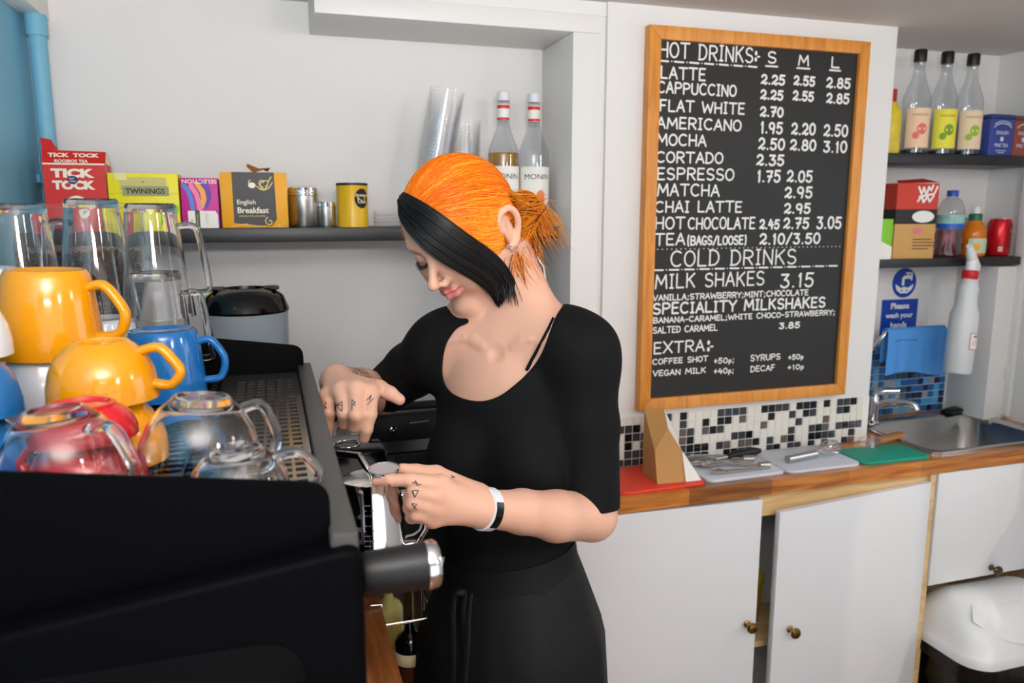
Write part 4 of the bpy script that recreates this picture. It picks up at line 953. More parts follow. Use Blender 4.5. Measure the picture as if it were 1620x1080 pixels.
b = MB(); loft(b, [(rsq(.055, .05, .012), 0), (rsq(.06, .055, .012), .165), (rsq(.066, .061, .014), .167), (rsq(.066, .061, .014), .177), (rsq(.056, .051, .01), .177), (rsq(.05, .045, .01), .10)], capt=True); b.build('box', M['plastic_black'], t)
t = empty('blender_base', 'glossy black container with a round rim between the machine and the grill', 'container', (.118, 1.43, .89))
b = MB(); b.box(-.062, .07, -.055, .075, 0, .215, 0, .006); b.build('body', M['gloss_black'], t)
b = MB(); b.tube([(.002 + .024 * math.cos(a * PI / 16), .0 + .024 * math.sin(a * PI / 16), .217) for a in range(32)], .0012, closed=True, seg=8); b.build('rim', M['chrome'], t)
# grill handles seen past the neck
t = empty('chrome_rack', 'pair of bent chrome handles with black ribbed grips in the niche behind the neck', 'handles', (.62, 1.80, .89))
GX = LOC(-.62, -1.80, -.89)
b = MB(); b.tube([(.50, 1.80, 1.30), (.505, 1.80, 1.41), (.52, 1.80, 1.437), (.60, 1.80, 1.437), (.628, 1.80, 1.43), (.645, 1.80, 1.405), (.656, 1.80, 1.34), (.652, 1.80, 1.30), (.652, 1.80, 1.2)], .006, seg=14, X=GX); b.build('tall_handle', M['chrome'], t)
b = MB(); b.tube([(.51, 1.79, 1.30), (.515, 1.79, 1.375), (.53, 1.79, 1.387), (.585, 1.79, 1.387), (.60, 1.79, 1.375), (.605, 1.79, 1.34), (.604, 1.79, 1.2)], .005, seg=14, X=GX); b.build('short_handle', M['chrome'], t)
b = MB(); b.box(.49, .67, 1.76, 1.84, .89, 1.285, 0, .006, X=GX)
for k in range(12): b.box(.497 + k * .0145, .5055 + k * .0145, 1.755, 1.845, .95, 1.297, 0, .002, X=GX)
b.build('grip', M['plastic_black'], t)
# bottle rack beside the worktop edge
t = empty('bottle_rack', 'wire rack hooked to the worktop edge holding sauce bottles', 'rack', (.205, 1.265, .60))
b = MB()
for z in (.0, .11, .27): b.tube([(-.055, -.09, z), (.028, -.09, z), (.028, .13, z), (-.055, .13, z)], .0025, closed=True, seg=8)
for x in (-.055, .028):
    for y in (-.09, .02, .13): b.tube([(x, y, 0), (x, y, .27)], .0022, seg=8)
for k in range(6): b.tube([(-.055, -.07 + k * .036, 0), (.028, -.07 + k * .036, 0)], .002, seg=8)
for y in (-.06, .10): b.tube([(-.055, y, .27), (-.057, y, .2925), (-.075, y, .2935)], .0025, seg=8)
b.build('wire_frame', M['chrome'], t)
def sauce(label, x, y, col, colcap, H=.17, R=.027):
    t = empty('squeeze_bottle', label, 'sauce bottle', (x, y, .603)); m = mat('sauce_' + label.split()[0], col, .25, trans=.15)
    b = MB(); b.lathe([(R * .9, 0), (R, .005), (R, H * .85), (R * .92, H)], seg=28); b.build('bottle', m, t)
    b = MB(); b.lathe([(R * .95, H - .003), (R * .97, H + .012), (R * .8, H + .022), (R * .35, H + .032), (R * .20, H + .052), (R * .12, H + .054), (0, H + .054)], seg=28); b.build('cap', colcap, t)
    return t, H, R
sauce('yellow squeeze bottle in the rack, pointed yellow cap', .178, 1.335, (206, 190, 96), mat('cap_yellow', (206, 194, 110), .35), .198)
q, H, R = sauce('brown squeeze bottle with a black cap and pale band in the rack', .200, 1.235, (70, 34, 18), M['gloss_black'], .185)
b = MB(); b.lathe([(R * 1.02, H - .022), (R * 1.06, H - .02), (R * 1.06, H - .003), (R * 1.0, H)], seg=28, cap=False); b.build('band', mat('band_cream', (214, 200, 160), .5), q)
t = empty('small_carton', 'small beige box on the worktop behind the jug', 'box', (.27, 1.60, .89)) if False else None
# ---------------------------------------------------------------- alcove shelves by the sink
for lab, z0, z1 in (('upper black shelf in the right alcove, holding cordial bottles and tins', 1.674, 1.703), ('lower black shelf in the right alcove, holding a water bottle and a can', 1.380, 1.405)):
    b = MB(); b.box(1.614, RX - .001, 1.79, BY, z0, z1, 0, .0015); tag(b.build('wall_shelf', M['shelf']), lab, 'shelf')
UZ, LZ = 1.703, 1.405
def cordial(label, x, col, cy=1.838, fruit=(226, 90, 90)):
    t = empty('cordial_bottle', label, 'bottle', (x, cy, UZ)); R = .0375
    b = MB(); b.lathe([(R * .9, 0), (R, .004), (R, .145), (R * .97, .160), (R * .75, .185), (R * .50, .212), (.0150, .232), (.0145, .262), (.0155, .264)], seg=36, cap=False); b.build('bottle', M['clear_bottle'], t)
    b = MB(); b.lathe([(R * .85, .002), (R * .95, .004), (R * .95, .014), (0, .014)], seg=30); b.build('cordial', mat('cordial_dark', (30, 30, 40), .2), t)
    f = cyl(R, -.35); b = MB(); N = 20
    for k in range(N):
        a0, a1 = -.040 + .080 * k / N, -.040 + .080 * (k + 1) / N; b.add([f((a0, .018, 0)), f((a1, .018, 0)), f((a1, .128, 0)), f((a0, .128, 0))], [(0, 1, 2, 3)])
    b.build('label', mat('label_' + label.split()[0], col, .6), t)
    b = MB(); put_text(b, 'PRESSED', Matrix.Identity(4), -.022, .106, .006, .044, z=.0006, warp=f)
    for zz, wd in ((.034, .03), (.029, .024)): ribbon_w = [(-wd / 2, zz), (wd / 2, zz)]; b.add([f((p, q, .0006)) for p, q in ((-wd / 2, zz), (wd / 2, zz), (wd / 2, zz + .0015), (-wd / 2, zz + .0015))], [(0, 1, 2, 3)])
    b.build('lettering', mat('label_ink', (150, 120, 70), .6), t)
    b = MB(); wrap_poly(b, [(.004 + .014 * math.cos(a * PI / 8), .070 + .016 * math.sin(a * PI / 8)) for a in range(16)], f, z=.0005); wrap_poly(b, [(-.012 + .009 * math.cos(a * PI / 8), .052 + .010 * math.sin(a * PI / 8)) for a in range(16)], f, z=.0007); b.build('fruit_print', mat('fruit_' + label.split()[0] + label.split()[-1], fruit, .6), t)
    b = MB(); b.lathe([(.0165, .258), (.0172, .260), (.0172, .288), (.0155, .291), (0, .291)], seg=28); b.build('cap', M['plastic_black'], t)
cordial('clear cordial bottle with a peach label, nearest the pier', 1.795, (240, 204, 172), fruit=(226, 110, 100))
cordial('clear cordial bottle with a yellow label, middle of three', 1.893, (238, 226, 70), fruit=(120, 160, 50))
cordial('clear cordial bottle with a pale label, next to the blue tin', 1.989, (238, 212, 178), fruit=(150, 190, 50))
t = empty('juice_bottle', 'red capped bottle with a yellow label, half hidden by the pier on the upper shelf', 'bottle', (1.703, 1.838, UZ))
b = MB(); b.lathe([(.03, 0), (.032, .005), (.032, .10), (.026, .125), (.014, .145)], seg=28); b.build('bottle', mat('label_yellow_red', (226, 190, 50), .4, var=.5, scale=30), t)
b = MB(); b.lathe([(.015, .143), (.015, .178), (0, .18)], seg=20); b.build('cap', mat('cap_red', (170, 26, 30), .4), t)
def tin(label, x, col, txt):
    t, w2, d2, h, FX = boxthing('tea_tin', label, 'tin', x - .0465, x + .0465, 1.80, 1.88, UZ, UZ + .108, mat('tin_' + label.split()[0], col, .35, .3), bev=.004, part='body')
    b = MB(); b.box(-w2 - .001, w2 + .001, -d2 - .001, d2 + .001, h, h + .012, 0, .003); b.build('lid', mat('tinlid_' + label.split()[0], tuple(int(c * .9) for c in col), .3, .4), t)
    b = MB(); put_text(b, txt[0], FX, 0, .062, .0105, .046, bold=.02, z=.0005, center=True); put_text(b, txt[1], FX, 0, .026, .0105, .052, bold=.02, z=.0005, center=True)
    ar = arc(0, .074, .036, .02, 155, 25, 10); ribbon(b, ar, .0016, FX, 0, .0005); ar = arc(0, .082, .036, .018, 150, 30, 10); ribbon(b, ar, .0012, FX, 0, .0005); disc(b, FX, 0, .049, .007, .007, .0005); ribbon(b, [(-.02, .016), (.02, .016)], .001, FX, 0, .0005); ribbon(b, [(-.012, .010), (.012, .010)], .001, FX, 0, .0005)
    b.build('lettering', mat('tin_print', (206, 212, 232), .5), t)
tin('blue tea tin with pale lettering on the upper shelf', 2.082, (66, 82, 158), ('ENGLISH', 'FINE TEA'))
tin('copper tea tin with pale lettering on the upper shelf', 2.1665, (158, 88, 74), ('ENGLISH', 'FINE TEA')) if False else None
t = None
tc = boxthing('tea_tin', 'copper red tea tin with pale lettering at the right end', 'tin', 2.130, 2.206, 1.80, 1.88, UZ, UZ + .106, mat('tin_copper', (158, 86, 72), .35, .3), bev=.004, part='body'); t, w2, d2, h, FX = tc
b = MB(); b.box(-w2 - .0005, w2 + .0005, -d2 - .001, d2 + .001, h, h + .012, 0, .003); b.build('lid', mat('tinlid_copper', (120, 84, 84), .3, .4), t)
b = MB(); put_text(b, 'ENGLISH', FX, -.002, .062, .0105, .044, bold=.02, z=.0005, center=True); put_text(b, 'FINE TEA', FX, -.002, .026, .0105, .05, bold=.02, z=.0005, center=True); disc(b, FX, -.002, .049, .007, .007, .0005); ribbon(b, arc(0, .074, .032, .02, 155, 25, 10), .0016, FX, 0, .0005); b.build('lettering', bpy.data.materials['tin_print'], t)
# lower shelf
b = None
t, w2, d2, h, FX = boxthing('drinks_carton', 'red and tan carton with a black band on the lower alcove shelf', 'carton', 1.728, 1.862, 1.80, 1.87, LZ, LZ + .215, mat('carton_tan', (206, 158, 92), .55), rz=-.12, bev=.001)
b = MB(); b.box(-w2 - .0005, w2 + .0005, -d2 - .0005, d2 + .0005, .142, h + .001); b.add([(-w2, -d2, h), (w2, -d2, h + .004), (w2 * .6, 0, h + .016), (-w2 * .7, 0, h + .010)], [(0, 1, 2, 3)]); b.build('red_panel', mat('carton_scarlet', (204, 58, 40), .5), t)
b = MB(); b.box(-w2 - .0008, w2 + .0008, -d2 - .0008, d2 + .0008, .100, .142); b.build('band', mat('carton_black', (34, 30, 28), .5), t)
b = MB(); disc(b, FX, .022, .121, .036, .017, .0008)
for pts in ([(0, .205), (.01, .185), (.016, .204), (.024, .186)], [(.028, .19), (.032, .206), (.040, .196), (.046, .21)], [(0, .165), (.012, .180), (.018, .162), (.03, .178), (.038, .164), (.05, .18)], [(.004, .178), (.05, .186)], [(.052, .188), (.06, .206)]): ribbon(b, pts, .0032, FX, 0, .0012)
b.build('lettering', M['paper'], t)
b = MB()
for k, wd in enumerate((.06, .07, .066, .05)): ribbon(b, [(-.005, .056 - .009 * k), (-.005 + wd, .056 - .009 * k)], .0012, FX, 0, .001)
b.build('small_print', mat('print_brown', (90, 52, 30), .6), t)
b = MB(); poly(b, FX, [(-.006, .073), (.02, .073), (.02, .088), (-.006, .088)], .001); b.build('badge', mat('print_dusty_pink', (216, 120, 140), .5), t)
t, w2, d2, h, FX = boxthing('packet', 'green and white packet showing at the pier edge of the lower shelf', 'packet', 1.665, 1.712, 1.80, 1.86, LZ, LZ + .115, mat('packet_green', (130, 200, 50), .5), bev=.002)
b = MB(); b.add([(-w2, -d2 - .0005, 0), (w2, -d2 - .0005, 0), (w2, -d2 - .0005, .035), (-w2, -d2 - .0005, .055)], [(0, 1, 2, 3)]); b.build('white_panel', M['paper'], t)
t = empty('water_bottle', 'clear water bottle with a blue cap and blue label on the lower shelf', 'bottle', (1.955, 1.835, LZ)); R = .0375
pr = [(R * .7, 0), (R * .95, .006), (R, .02), (R * .90, .035), (R, .05), (R * .90, .064), (R, .076), (R * .96, .082), (R * .98, .085), (R * .98, .125), (R * 1.0, .130), (R * .96, .145), (R * .7, .168), (.014, .178), (.0135, .186)]
b = MB(); b.lathe(pr, seg=36, cap=False); b.build('bottle', M['clear_bottle'], t)
b = MB(); b.lathe([(R * .99 + .0004, .086), (R * .99 + .0004, .100)], seg=36, cap=False); lb = b.build('label', mat('label_blue', (30, 96, 200), .4), t)
b = MB(); b.lathe([(R * .99 + .0004, .100), (R * 1.0 + .0004, .126)], seg=36, cap=False); b.build('label_top', mat('label_mountain', (150, 196, 190), .4, var=.55, scale=40), lb)
b = MB(); b.lathe([(.0155, .180), (.0158, .196), (.0145, .198), (0, .198)], seg=24); b.build('cap', mat('cap_blue', (30, 80, 180), .35), t)
t = empty('squash_bottle', 'orange drink bottle with a green sports cap on the lower shelf', 'bottle', (2.052, 1.835, LZ)); R = .034
b = MB(); b.lathe([(R * .85, 0), (R, .006), (R * .92, .03), (R * .95, .05), (R, .060), (R * .98, .078), (R * .6, .105), (.017, .112)], seg=32); b.build('bottle', mat('bottle_orange', (236, 130, 20), .2, trans=.2), t)
f = cyl(R * .97, -.3); b = MB()
for k in range(14):
    a0, a1 = -.03 + .06 * k / 14, -.03 + .06 * (k + 1) / 14; b.add([f((a0, .012, .002)), f((a1, .012, .002)), f((a1, .056, .002)), f((a0, .056, .002))], [(0, 1, 2, 3)])
lb = b.build('label', mat('label_pale_green', (196, 210, 180), .5), t)
b = MB(); wrap_poly(b, [(-.008 + .010 * math.cos(a * PI / 6), .03 + .010 * math.sin(a * PI / 6)) for a in range(12)], f, z=.003); b.build('fruit_print', ORG, lb)
b = MB(); b.lathe([(.0185, .108), (.0190, .126), (.015, .130)], seg=24); b.build('cap', mat('cap_green', (20, 110, 80), .4), t)
b = MB(); b.lathe([(.012, .129), (.0115, .146), (.009, .150), (0, .150)], seg=20); b.build('nozzle', M['white'], t)
def can(name, label, x, y, col, R=.0325, H=.115):
    t = empty(name, label, 'can', (x, y, LZ)); b = MB(); b.lathe([(R * .72, 0), (R * .8, .001), (R, .010), (R, H - .014), (R * .84, H - .002)], seg=36); b.build('body', col, t)
    b = MB(); b.lathe([(R * .84, H - .003), (R * .86, H), (R * .82, H), (R * .79, H - .004), (0, H - .004)], seg=36); b.build('rim', M['chrome'], t)
    return t, R
t, R = can('drinks_can', 'red drinks can on the lower shelf, nearest the right wall', 2.146, 1.83, mat('can_red', (200, 22, 34), .25, .35))
f = cyl(R, .15); b = MB()
def wrapribbon(b, pts, hw, f, z):
    n0 = len(b.v); tmp = MB(); ribbon(tmp, pts, hw, Matrix.Identity(4), 0, z)
    b.add([f(v) for v in tmp.v], tmp.f)
wrapribbon(b, [(.012, .085), (.004, .098), (-.004, .094), (-.008, .08), (-.004, .066), (.004, .062), (.014, .07)], .0018, f, .0006)
wrapribbon(b, [(.0, .03), (.004, .045), (.010, .055), (.016, .050)], .0018, f, .0006); wrapribbon(b, [(-.008, .02), (-.006, .05), (-.001, .065)], .0013, f, .0006); wrapribbon(b, [(.006, .02), (.010, .034), (.018, .03)], .0016, f, .0006)
b.build('lettering', M['ink'], t)
b = MB()
for k in range(6): f2 = cyl(R, -.65); b.add([f2((q, p, .0006)) for q, p in ((-.006, .016 + k * .0026), (.006, .016 + k * .0026), (.006, .0175 + k * .0026), (-.006, .0175 + k * .0026))], [(0, 1, 2, 3)])
b.build('barcode', M['paper'], t)
can('drinks_can', 'white drinks can half hidden behind the orange bottle', 2.088, 1.895, mat('can_white', (214, 210, 210), .3, .2))
can('drinks_can', 'dark red can behind the water bottle and orange bottle', 2.008, 1.897, mat('can_dark_red', (150, 26, 40), .3, .3), H=.085)
# hand washing signs
SB = mat('sign_blue', (10, 66, 170), .35); b0 = None
t = empty('hand_wash_sign', 'round blue hand washing pictogram on the alcove wall', 'sign', (1.915, BY, 1.318)); FX = frame((0, -.0012, 0), (1, 0, 0), (0, 0, 1))
b = MB(); b.lathe([(.0, 0), (.047, 0), (.047, .001), (0, .0012)], seg=48, X=ROT(PI / 2, 'X')); b.build('disc', SB, t)
b = MB(); ribbon(b, [(-.006, -.004), (-.006, .012), (-.001, .018), (.020, .018)], .0052, FX, 0, .0004); ribbon(b, [(.012, .018), (.012, .030)], .002, FX, 0, .0004); ribbon(b, [(.004, .031), (.020, .031)], .0022, FX, 0, .0004); ribbon(b, [(.026, .010), (.026, .030)], .0035, FX, 0, .0004)
poly(b, FX, [(-.036, -.004), (-.030, -.006), (-.014, -.016), (0, -.012), (.014, -.016), (.032, -.006), (.037, -.004), (.030, -.022), (.014, -.033), (-.014, -.033), (-.030, -.022)], .0006); b.build('pictogram', M['paper'], t)
b = MB(); 
for x in (-.010, .010): disc(b, FX, x, -.024, .0035, .0025, .0009)
b.build('drops', SB, t)
t = empty('hand_wash_sign', 'blue rectangular sign asking to wash hands, above the blue cloth', 'sign', (1.905, BY, 1.150)); w2 = .071
b = MB(); b.box(-w2, w2, -.0012, 0, 0, .116); b.build('plate', SB, t)
b = MB(); put_text(b, 'Please', FX, 0, .085, .020, .072, bold=.03, z=.0004, center=True); put_text(b, 'wash your', FX, 0, .052, .0215, .108, bold=.03, z=.0004, center=True); put_text(b, 'hands', FX, 0, .024, .020, .064, bold=.03, z=.0004, center=True); b.build('lettering', M['paper'], t)
# towel rail and cloth
t = empty('towel_rail', 'curved chrome towel rail on the blue tiles', 'towel rail', (1.90, BY - .0055, 1.12))
b = MB(); b.tube([(-.138, 0, .0), (-.142, -.05, .0), (-.138, -.075, .035), (-.12, -.08, .06), (.10, -.08, .06), (.125, -.08, .045), (.145, -.07, .0), (.150, -.06, -.05), (.145, -.04, -.075), (.14, 0, -.075)], .0065, seg=14); b.build('bar', M['chrome'], t)
for p in ((-.138, 0), (.14, -.075)):
    b = MB(); b.lathe([(.017, 0), (.017, .004), (.010, .008)], seg=20, X=LOC(p[0], 0, p[1]) @ ROT(PI / 2, 'X')); b.build('mount', M['chrome'], t)
CL = mat('cloth_blue', (82, 152, 226), .9, var=.18, scale=400, bump=.6, bscale=500)
def clothf(u, v):
    x = 1.775 + .225 * u; L = .165; s = v * 2 * L - L * .92
    sway = .004 * math.sin(u * 9 + 1) * min(1, abs(s) / .05) + .005 * math.sin(u * 17) * (abs(s) / L)
    yf, r = BY - .0855, .0115; zt_ = 1.180
    if s < -r * 1.57: return (x + .006 * (u - .5) * (abs(s) / L), yf - r - abs(sway) - .001, zt_ + s + r * 1.57 + .008 * (math.sin(u * 3.2) - .5) * 0)
    if s > r * 1.57: return (x, yf + r + .002, zt_ - min(s - r * 1.57, .10))
    a = s / r; return (x, yf + r * math.sin(a), zt_ + r * math.cos(a))
b = MB(); b.sheet(clothf, 48, 60, thick=.0018); o = b.build('dish_cloth', CL, None, sharp=80); 
for v in o.data.vertices:
    if v.co.z < 1.15: v.co.z += .010 * math.sin((v.co.x - 1.797) * 22 + .6)
tag(o, 'light blue patterned cloth draped over the chrome rail', 'cloth')
# spray bottle hanging on the lower shelf edge
t = empty('spray_bottle', 'white trigger spray bottle with a red collar hanging at the lower shelf edge', 'spray bottle', (1.935, 1.742, 1.068), rot=(0, math.radians(6), math.radians(25))); t.scale = (1.22,) * 3
SPW = mat('spray_white', (228, 230, 232), .35, trans=.12)
b = MB(); b.lathe([(.034, 0), (.037, .004), (.037, .13), (.036, .145), (.028, .165), (.026, .190), (.028, .205), (.020, .225), (.014, .232), (.014, .24)], seg=32, sy=.85); b.build('bottle', SPW, t)
b = MB(); b.lathe([(.0165, .228), (.018, .230), (.018, .246), (.0155, .249)], seg=28); b.build('collar', mat('collar_red', (204, 32, 36), .4), t)
b = MB(); b.tube([(0, 0, .247), (0, 0, .275)], .012, seg=16)
b.tube([(.016, 0, .268), (-.014, 0, .287), (-.034, 0, .306)], [.013, .014, .008], seg=14, flat=.8); b.tube([(.008, 0, .272), (.036, 0, .262), (.046, 0, .252)], [.012, .010, .007], seg=14); b.build('sprayer', M['white'], t)
b = MB(); b.tube([(.024, 0, .262), (.032, 0, .245), (.044, 0, .228), (.048, 0, .222)], [.006, .0055, .005, .004], seg=10, flat=1.5); b.build('trigger', M['white'], t)
f = cyl(.037, -.2); b = MB(); f3 = lambda p: (f(p)[0], f(p)[1] * .85, f(p)[2]); N = 12
def lab(b, x0, x1, z0, z1, off):
    for k in range(N):
        a0, a1 = x0 + (x1 - x0) * k / N, x0 + (x1 - x0) * (k + 1) / N; b.add([f3((a0, z0, off)), f3((a1, z0, off)), f3((a1, z1, off)), f3((a0, z1, off))], [(0, 1, 2, 3)])
lab(b, -.017, .017, .060, .100, .0006); lb = b.build('label', mat('label_red_edge', (206, 60, 56), .5), t)
b = MB(); lab(b, -.0155, .0155, .0615, .0985, .001); b.build('label_face', M['paper'], lb)
b = MB(); lab(b, -.008, .008, .090, .094, .0014); lab(b, -.011, .008, .078, .079, .0014); lab(b, -.011, .004, .073, .074, .0014); b.build('lettering', mat('label_red', (200, 40, 40), .5), lb)
# ---------------------------------------------------------------- the barista: body as one continuous implicit surface
def V3(*a): return np.array(a, float)
def unit(v): return v / np.linalg.norm(v)
class Field:
    def __init__(s): s.ops = []
    def cap(s, a, b, ra, rb, k=.02, sub=False, cut=None):
        a, b = np.asarray(a, float), np.asarray(b, float); c = (a + b) / 2; R = np.linalg.norm(b - a) / 2 + max(ra, rb)
        ab = b - a; L2 = max(1e-12, ab @ ab)
        def f(p):
            t = np.clip((p - a) @ ab / L2, 0, 1); q = p - a - t[:, None] * ab
            d = np.sqrt((q * q).sum(1)) - (ra + (rb - ra) * t)
            if cut is not None: d = np.maximum(d, (p - cut[0]) @ cut[1])
            return d
        s.ops.append((f, c, R, k, sub)); return s
    def ell(s, c, ax, r, k=.02, sub=False):
        c = np.asarray(c, float); ax = np.asarray(ax, float); r = np.asarray(r, float)
        def f(p):
            q = (p - c) @ ax.T; k0 = np.sqrt(((q / r) ** 2).sum(1)); k1 = np.sqrt(((q / r ** 2) ** 2).sum(1)) + 1e-9
            return np.where(k0 < .02, -r.min(), k0 * (k0 - 1) / k1)
        s.ops.append((f, c, r.max(), k, sub)); return s
    def custom(s, f, c, R, k, sub): s.ops.append((f, np.asarray(c, float), R, k, sub)); return s
    def chain(s, pts, rs, k=.02):
        for i in range(len(pts) - 1): s.cap(pts[i], pts[i + 1], rs[i], rs[i + 1], k if i == 0 else .004)
        return s
    def __call__(s, p, margin=.05):
        d = np.full(len(p), 1.0)
        for f, c, R, k, sub in s.ops:
            m = ((p - c) ** 2).sum(1) < (R + margin + k) ** 2
            if not m.any(): continue
            q = f(p[m]); dm = d[m]
            if sub:
                h = np.clip(.5 - .5 * (dm + q) / k, 0, 1); d[m] = dm * (1 - h) - q * h + k * h * (1 - h)
            else:
                h = np.clip(.5 + .5 * (dm - q) / k, 0, 1); d[m] = dm * (1 - h) + q * h - k * h * (1 - h)
        return d
def surface_nets(F, lo, hi, h):
    lo = np.asarray(lo, float); Bn = 8; bs = Bn * h
    nb = np.ceil((np.asarray(hi) - lo) / bs).astype(int)
    g = np.stack(np.meshgrid(*[np.arange(n) for n in nb], indexing='ij'), -1).reshape(-1, 3)
    cen = lo + (g + .5) * bs
    act = g[np.abs(F(cen, .12)) < bs * 1.35]
    loc = np.stack(np.meshgrid(*[np.arange(Bn)] * 3, indexing='ij'), -1).reshape(-1, 3)
    N = nb * Bn + 2; keys = []; vals = []
    for i in range(0, len(act), 600):
        ijk = (act[i:i + 600, None, :] * Bn + loc[None]).reshape(-1, 3)
        keys.append((ijk[:, 0].astype(np.int64) * N[1] + ijk[:, 1]) * N[2] + ijk[:, 2]); vals.append(F(lo + ijk * h))
    keys = np.concatenate(keys); vals = np.concatenate(vals); o = np.argsort(keys); keys = keys[o]; vals = vals[o]
    st = np.array([N[1] * N[2], N[2], 1], np.int64)
    def look(k):
        i = np.searchsorted(keys, k); i = np.minimum(i, len(keys) - 1); ok = keys[i] == k; return i, ok
    corners = [(a, b, c) for a in (0, 1) for b in (0, 1) for c in (0, 1)]
    near = np.abs(vals) < h * 3.5; ck = keys[near]; cv = np.zeros((len(ck), 8)); good = np.ones(len(ck), bool)
    for n, cn in enumerate(corners):
        i, ok = look(ck + np.array(cn) @ st); cv[:, n] = vals[i]; good &= ok
    mixed = good & ((cv < 0).any(1)) & ((cv >= 0).any(1)); ck = ck[mixed]; cv = cv[mixed]
    acc = np.zeros((len(ck), 3)); cnt = np.zeros(len(ck))
    for a in range(8):
        for b in range(a + 1, 8):
            d = np.array(corners[b]) - np.array(corners[a])
            if np.abs(d).sum() != 1: continue
            m = (cv[:, a] < 0) != (cv[:, b] < 0); t = cv[m, a] / (cv[m, a] - cv[m, b])
            acc[m] += np.array(corners[a]) + t[:, None] * d; cnt[m] += 1
    i0 = ck // st[0]; i1 = (ck % st[0]) // st[1]; i2 = ck % st[1]
    verts = lo + (np.stack([i0, i1, i2], 1) + acc / cnt[:, None]) * h
    def cell(k):
        i = np.searchsorted(ck, k); i = np.minimum(i, len(ck) - 1); return np.where(ck[i] == k, i, -1)
    quads = []
    for a in range(3):
        b, c = (a + 1) % 3, (a + 2) % 3
        i, ok = look(keys + st[a]); s0 = vals < 0; s1 = vals[i] < 0; m = ok & (s0 != s1); k = keys[m]; neg = s0[m]
        q = np.stack([cell(k), cell(k - st[b]), cell(k - st[b] - st[c]), cell(k - st[c])], 1); g_ = (q >= 0).all(1); q = q[g_]; neg = neg[g_]
        q[~neg] = q[~neg][:, ::-1]; quads.append(q)
    return verts, np.concatenate(quads)
def np_obj(name, verts, faces, mats, parent=None, mi=None, smooth=True):
    me = bpy.data.meshes.new(name); nv, nf, k = len(verts), len(faces), faces.shape[1]
    me.vertices.add(nv); me.vertices.foreach_set('co', np.ascontiguousarray(verts, np.float32).ravel())
    me.loops.add(nf * k); me.loops.foreach_set('vertex_index', np.ascontiguousarray(faces, np.int32).ravel())
    me.polygons.add(nf); me.polygons.foreach_set('loop_start', np.arange(0, nf * k, k, dtype=np.int32))
    for m in (mats if isinstance(mats, (list, tuple)) else [mats]): me.materials.append(m)
    if mi is not None: me.polygons.foreach_set('material_index', np.ascontiguousarray(mi, np.int32))
    me.polygons.foreach_set('use_smooth', np.full(nf, smooth)); me.update(calc_edges=True); me.validate()
    o = bpy.data.objects.new(name, me); COL.objects.link(o)
    if parent: o.parent = parent
    return o

P = at
# ---- joints
LS, RS = P(922, 556, 1.185), P(694, 552, 1.300)
LE, LW = P(936, 816, 1.185), P(764, 804, 1.025)
RE, RW = P(604, 622, 1.440), P(533, 603, 1.200)
NB = P(803, 512, 1.240)
bx = unit(LS - RS); by = unit(np.cross(bx, V3(0, 0, 1))); bz = np.cross(by, bx); bz = bz if bz[2] > 0 else -bz
BAX = np.stack([bx, by, bz]); MID = (LS + RS) / 2
WA = P(806, 866, 1.268); PE = P(812, 985, 1.305)
HB = np.array([[.8029, -.0619, .5929], [-.4724, -.6727, .5694], [-.3637, .7373, .5693]])   # her left, forward, up in camera axes
HAX = np.stack([unit(CR * v[0] + CU * v[1] - CF * v[2]) for v in HB]); HC = P(737.5, 366.2, 1.215)
def hl(x, y, z): return HC + x * HAX[0] + y * HAX[1] + z * HAX[2]
def to_head(p): return (np.asarray(p) - HC) @ HAX.T
def smooth_path(pts, n):
    C = [np.asarray(p, float) for p in pts]; C = [C[0]] + C + [C[-1]]; out = []
    for i in range(1, len(C) - 2):
        for k in range(n):
            u = k / n; a, b, c, d = C[i - 1], C[i], C[i + 1], C[i + 2]
            out.append(.5 * (2 * b + (c - a) * u + (2 * a - 5 * b + 4 * c - d) * u * u + (3 * b - a - 3 * c + d) * u ** 3))
    return out + [C[-2]]
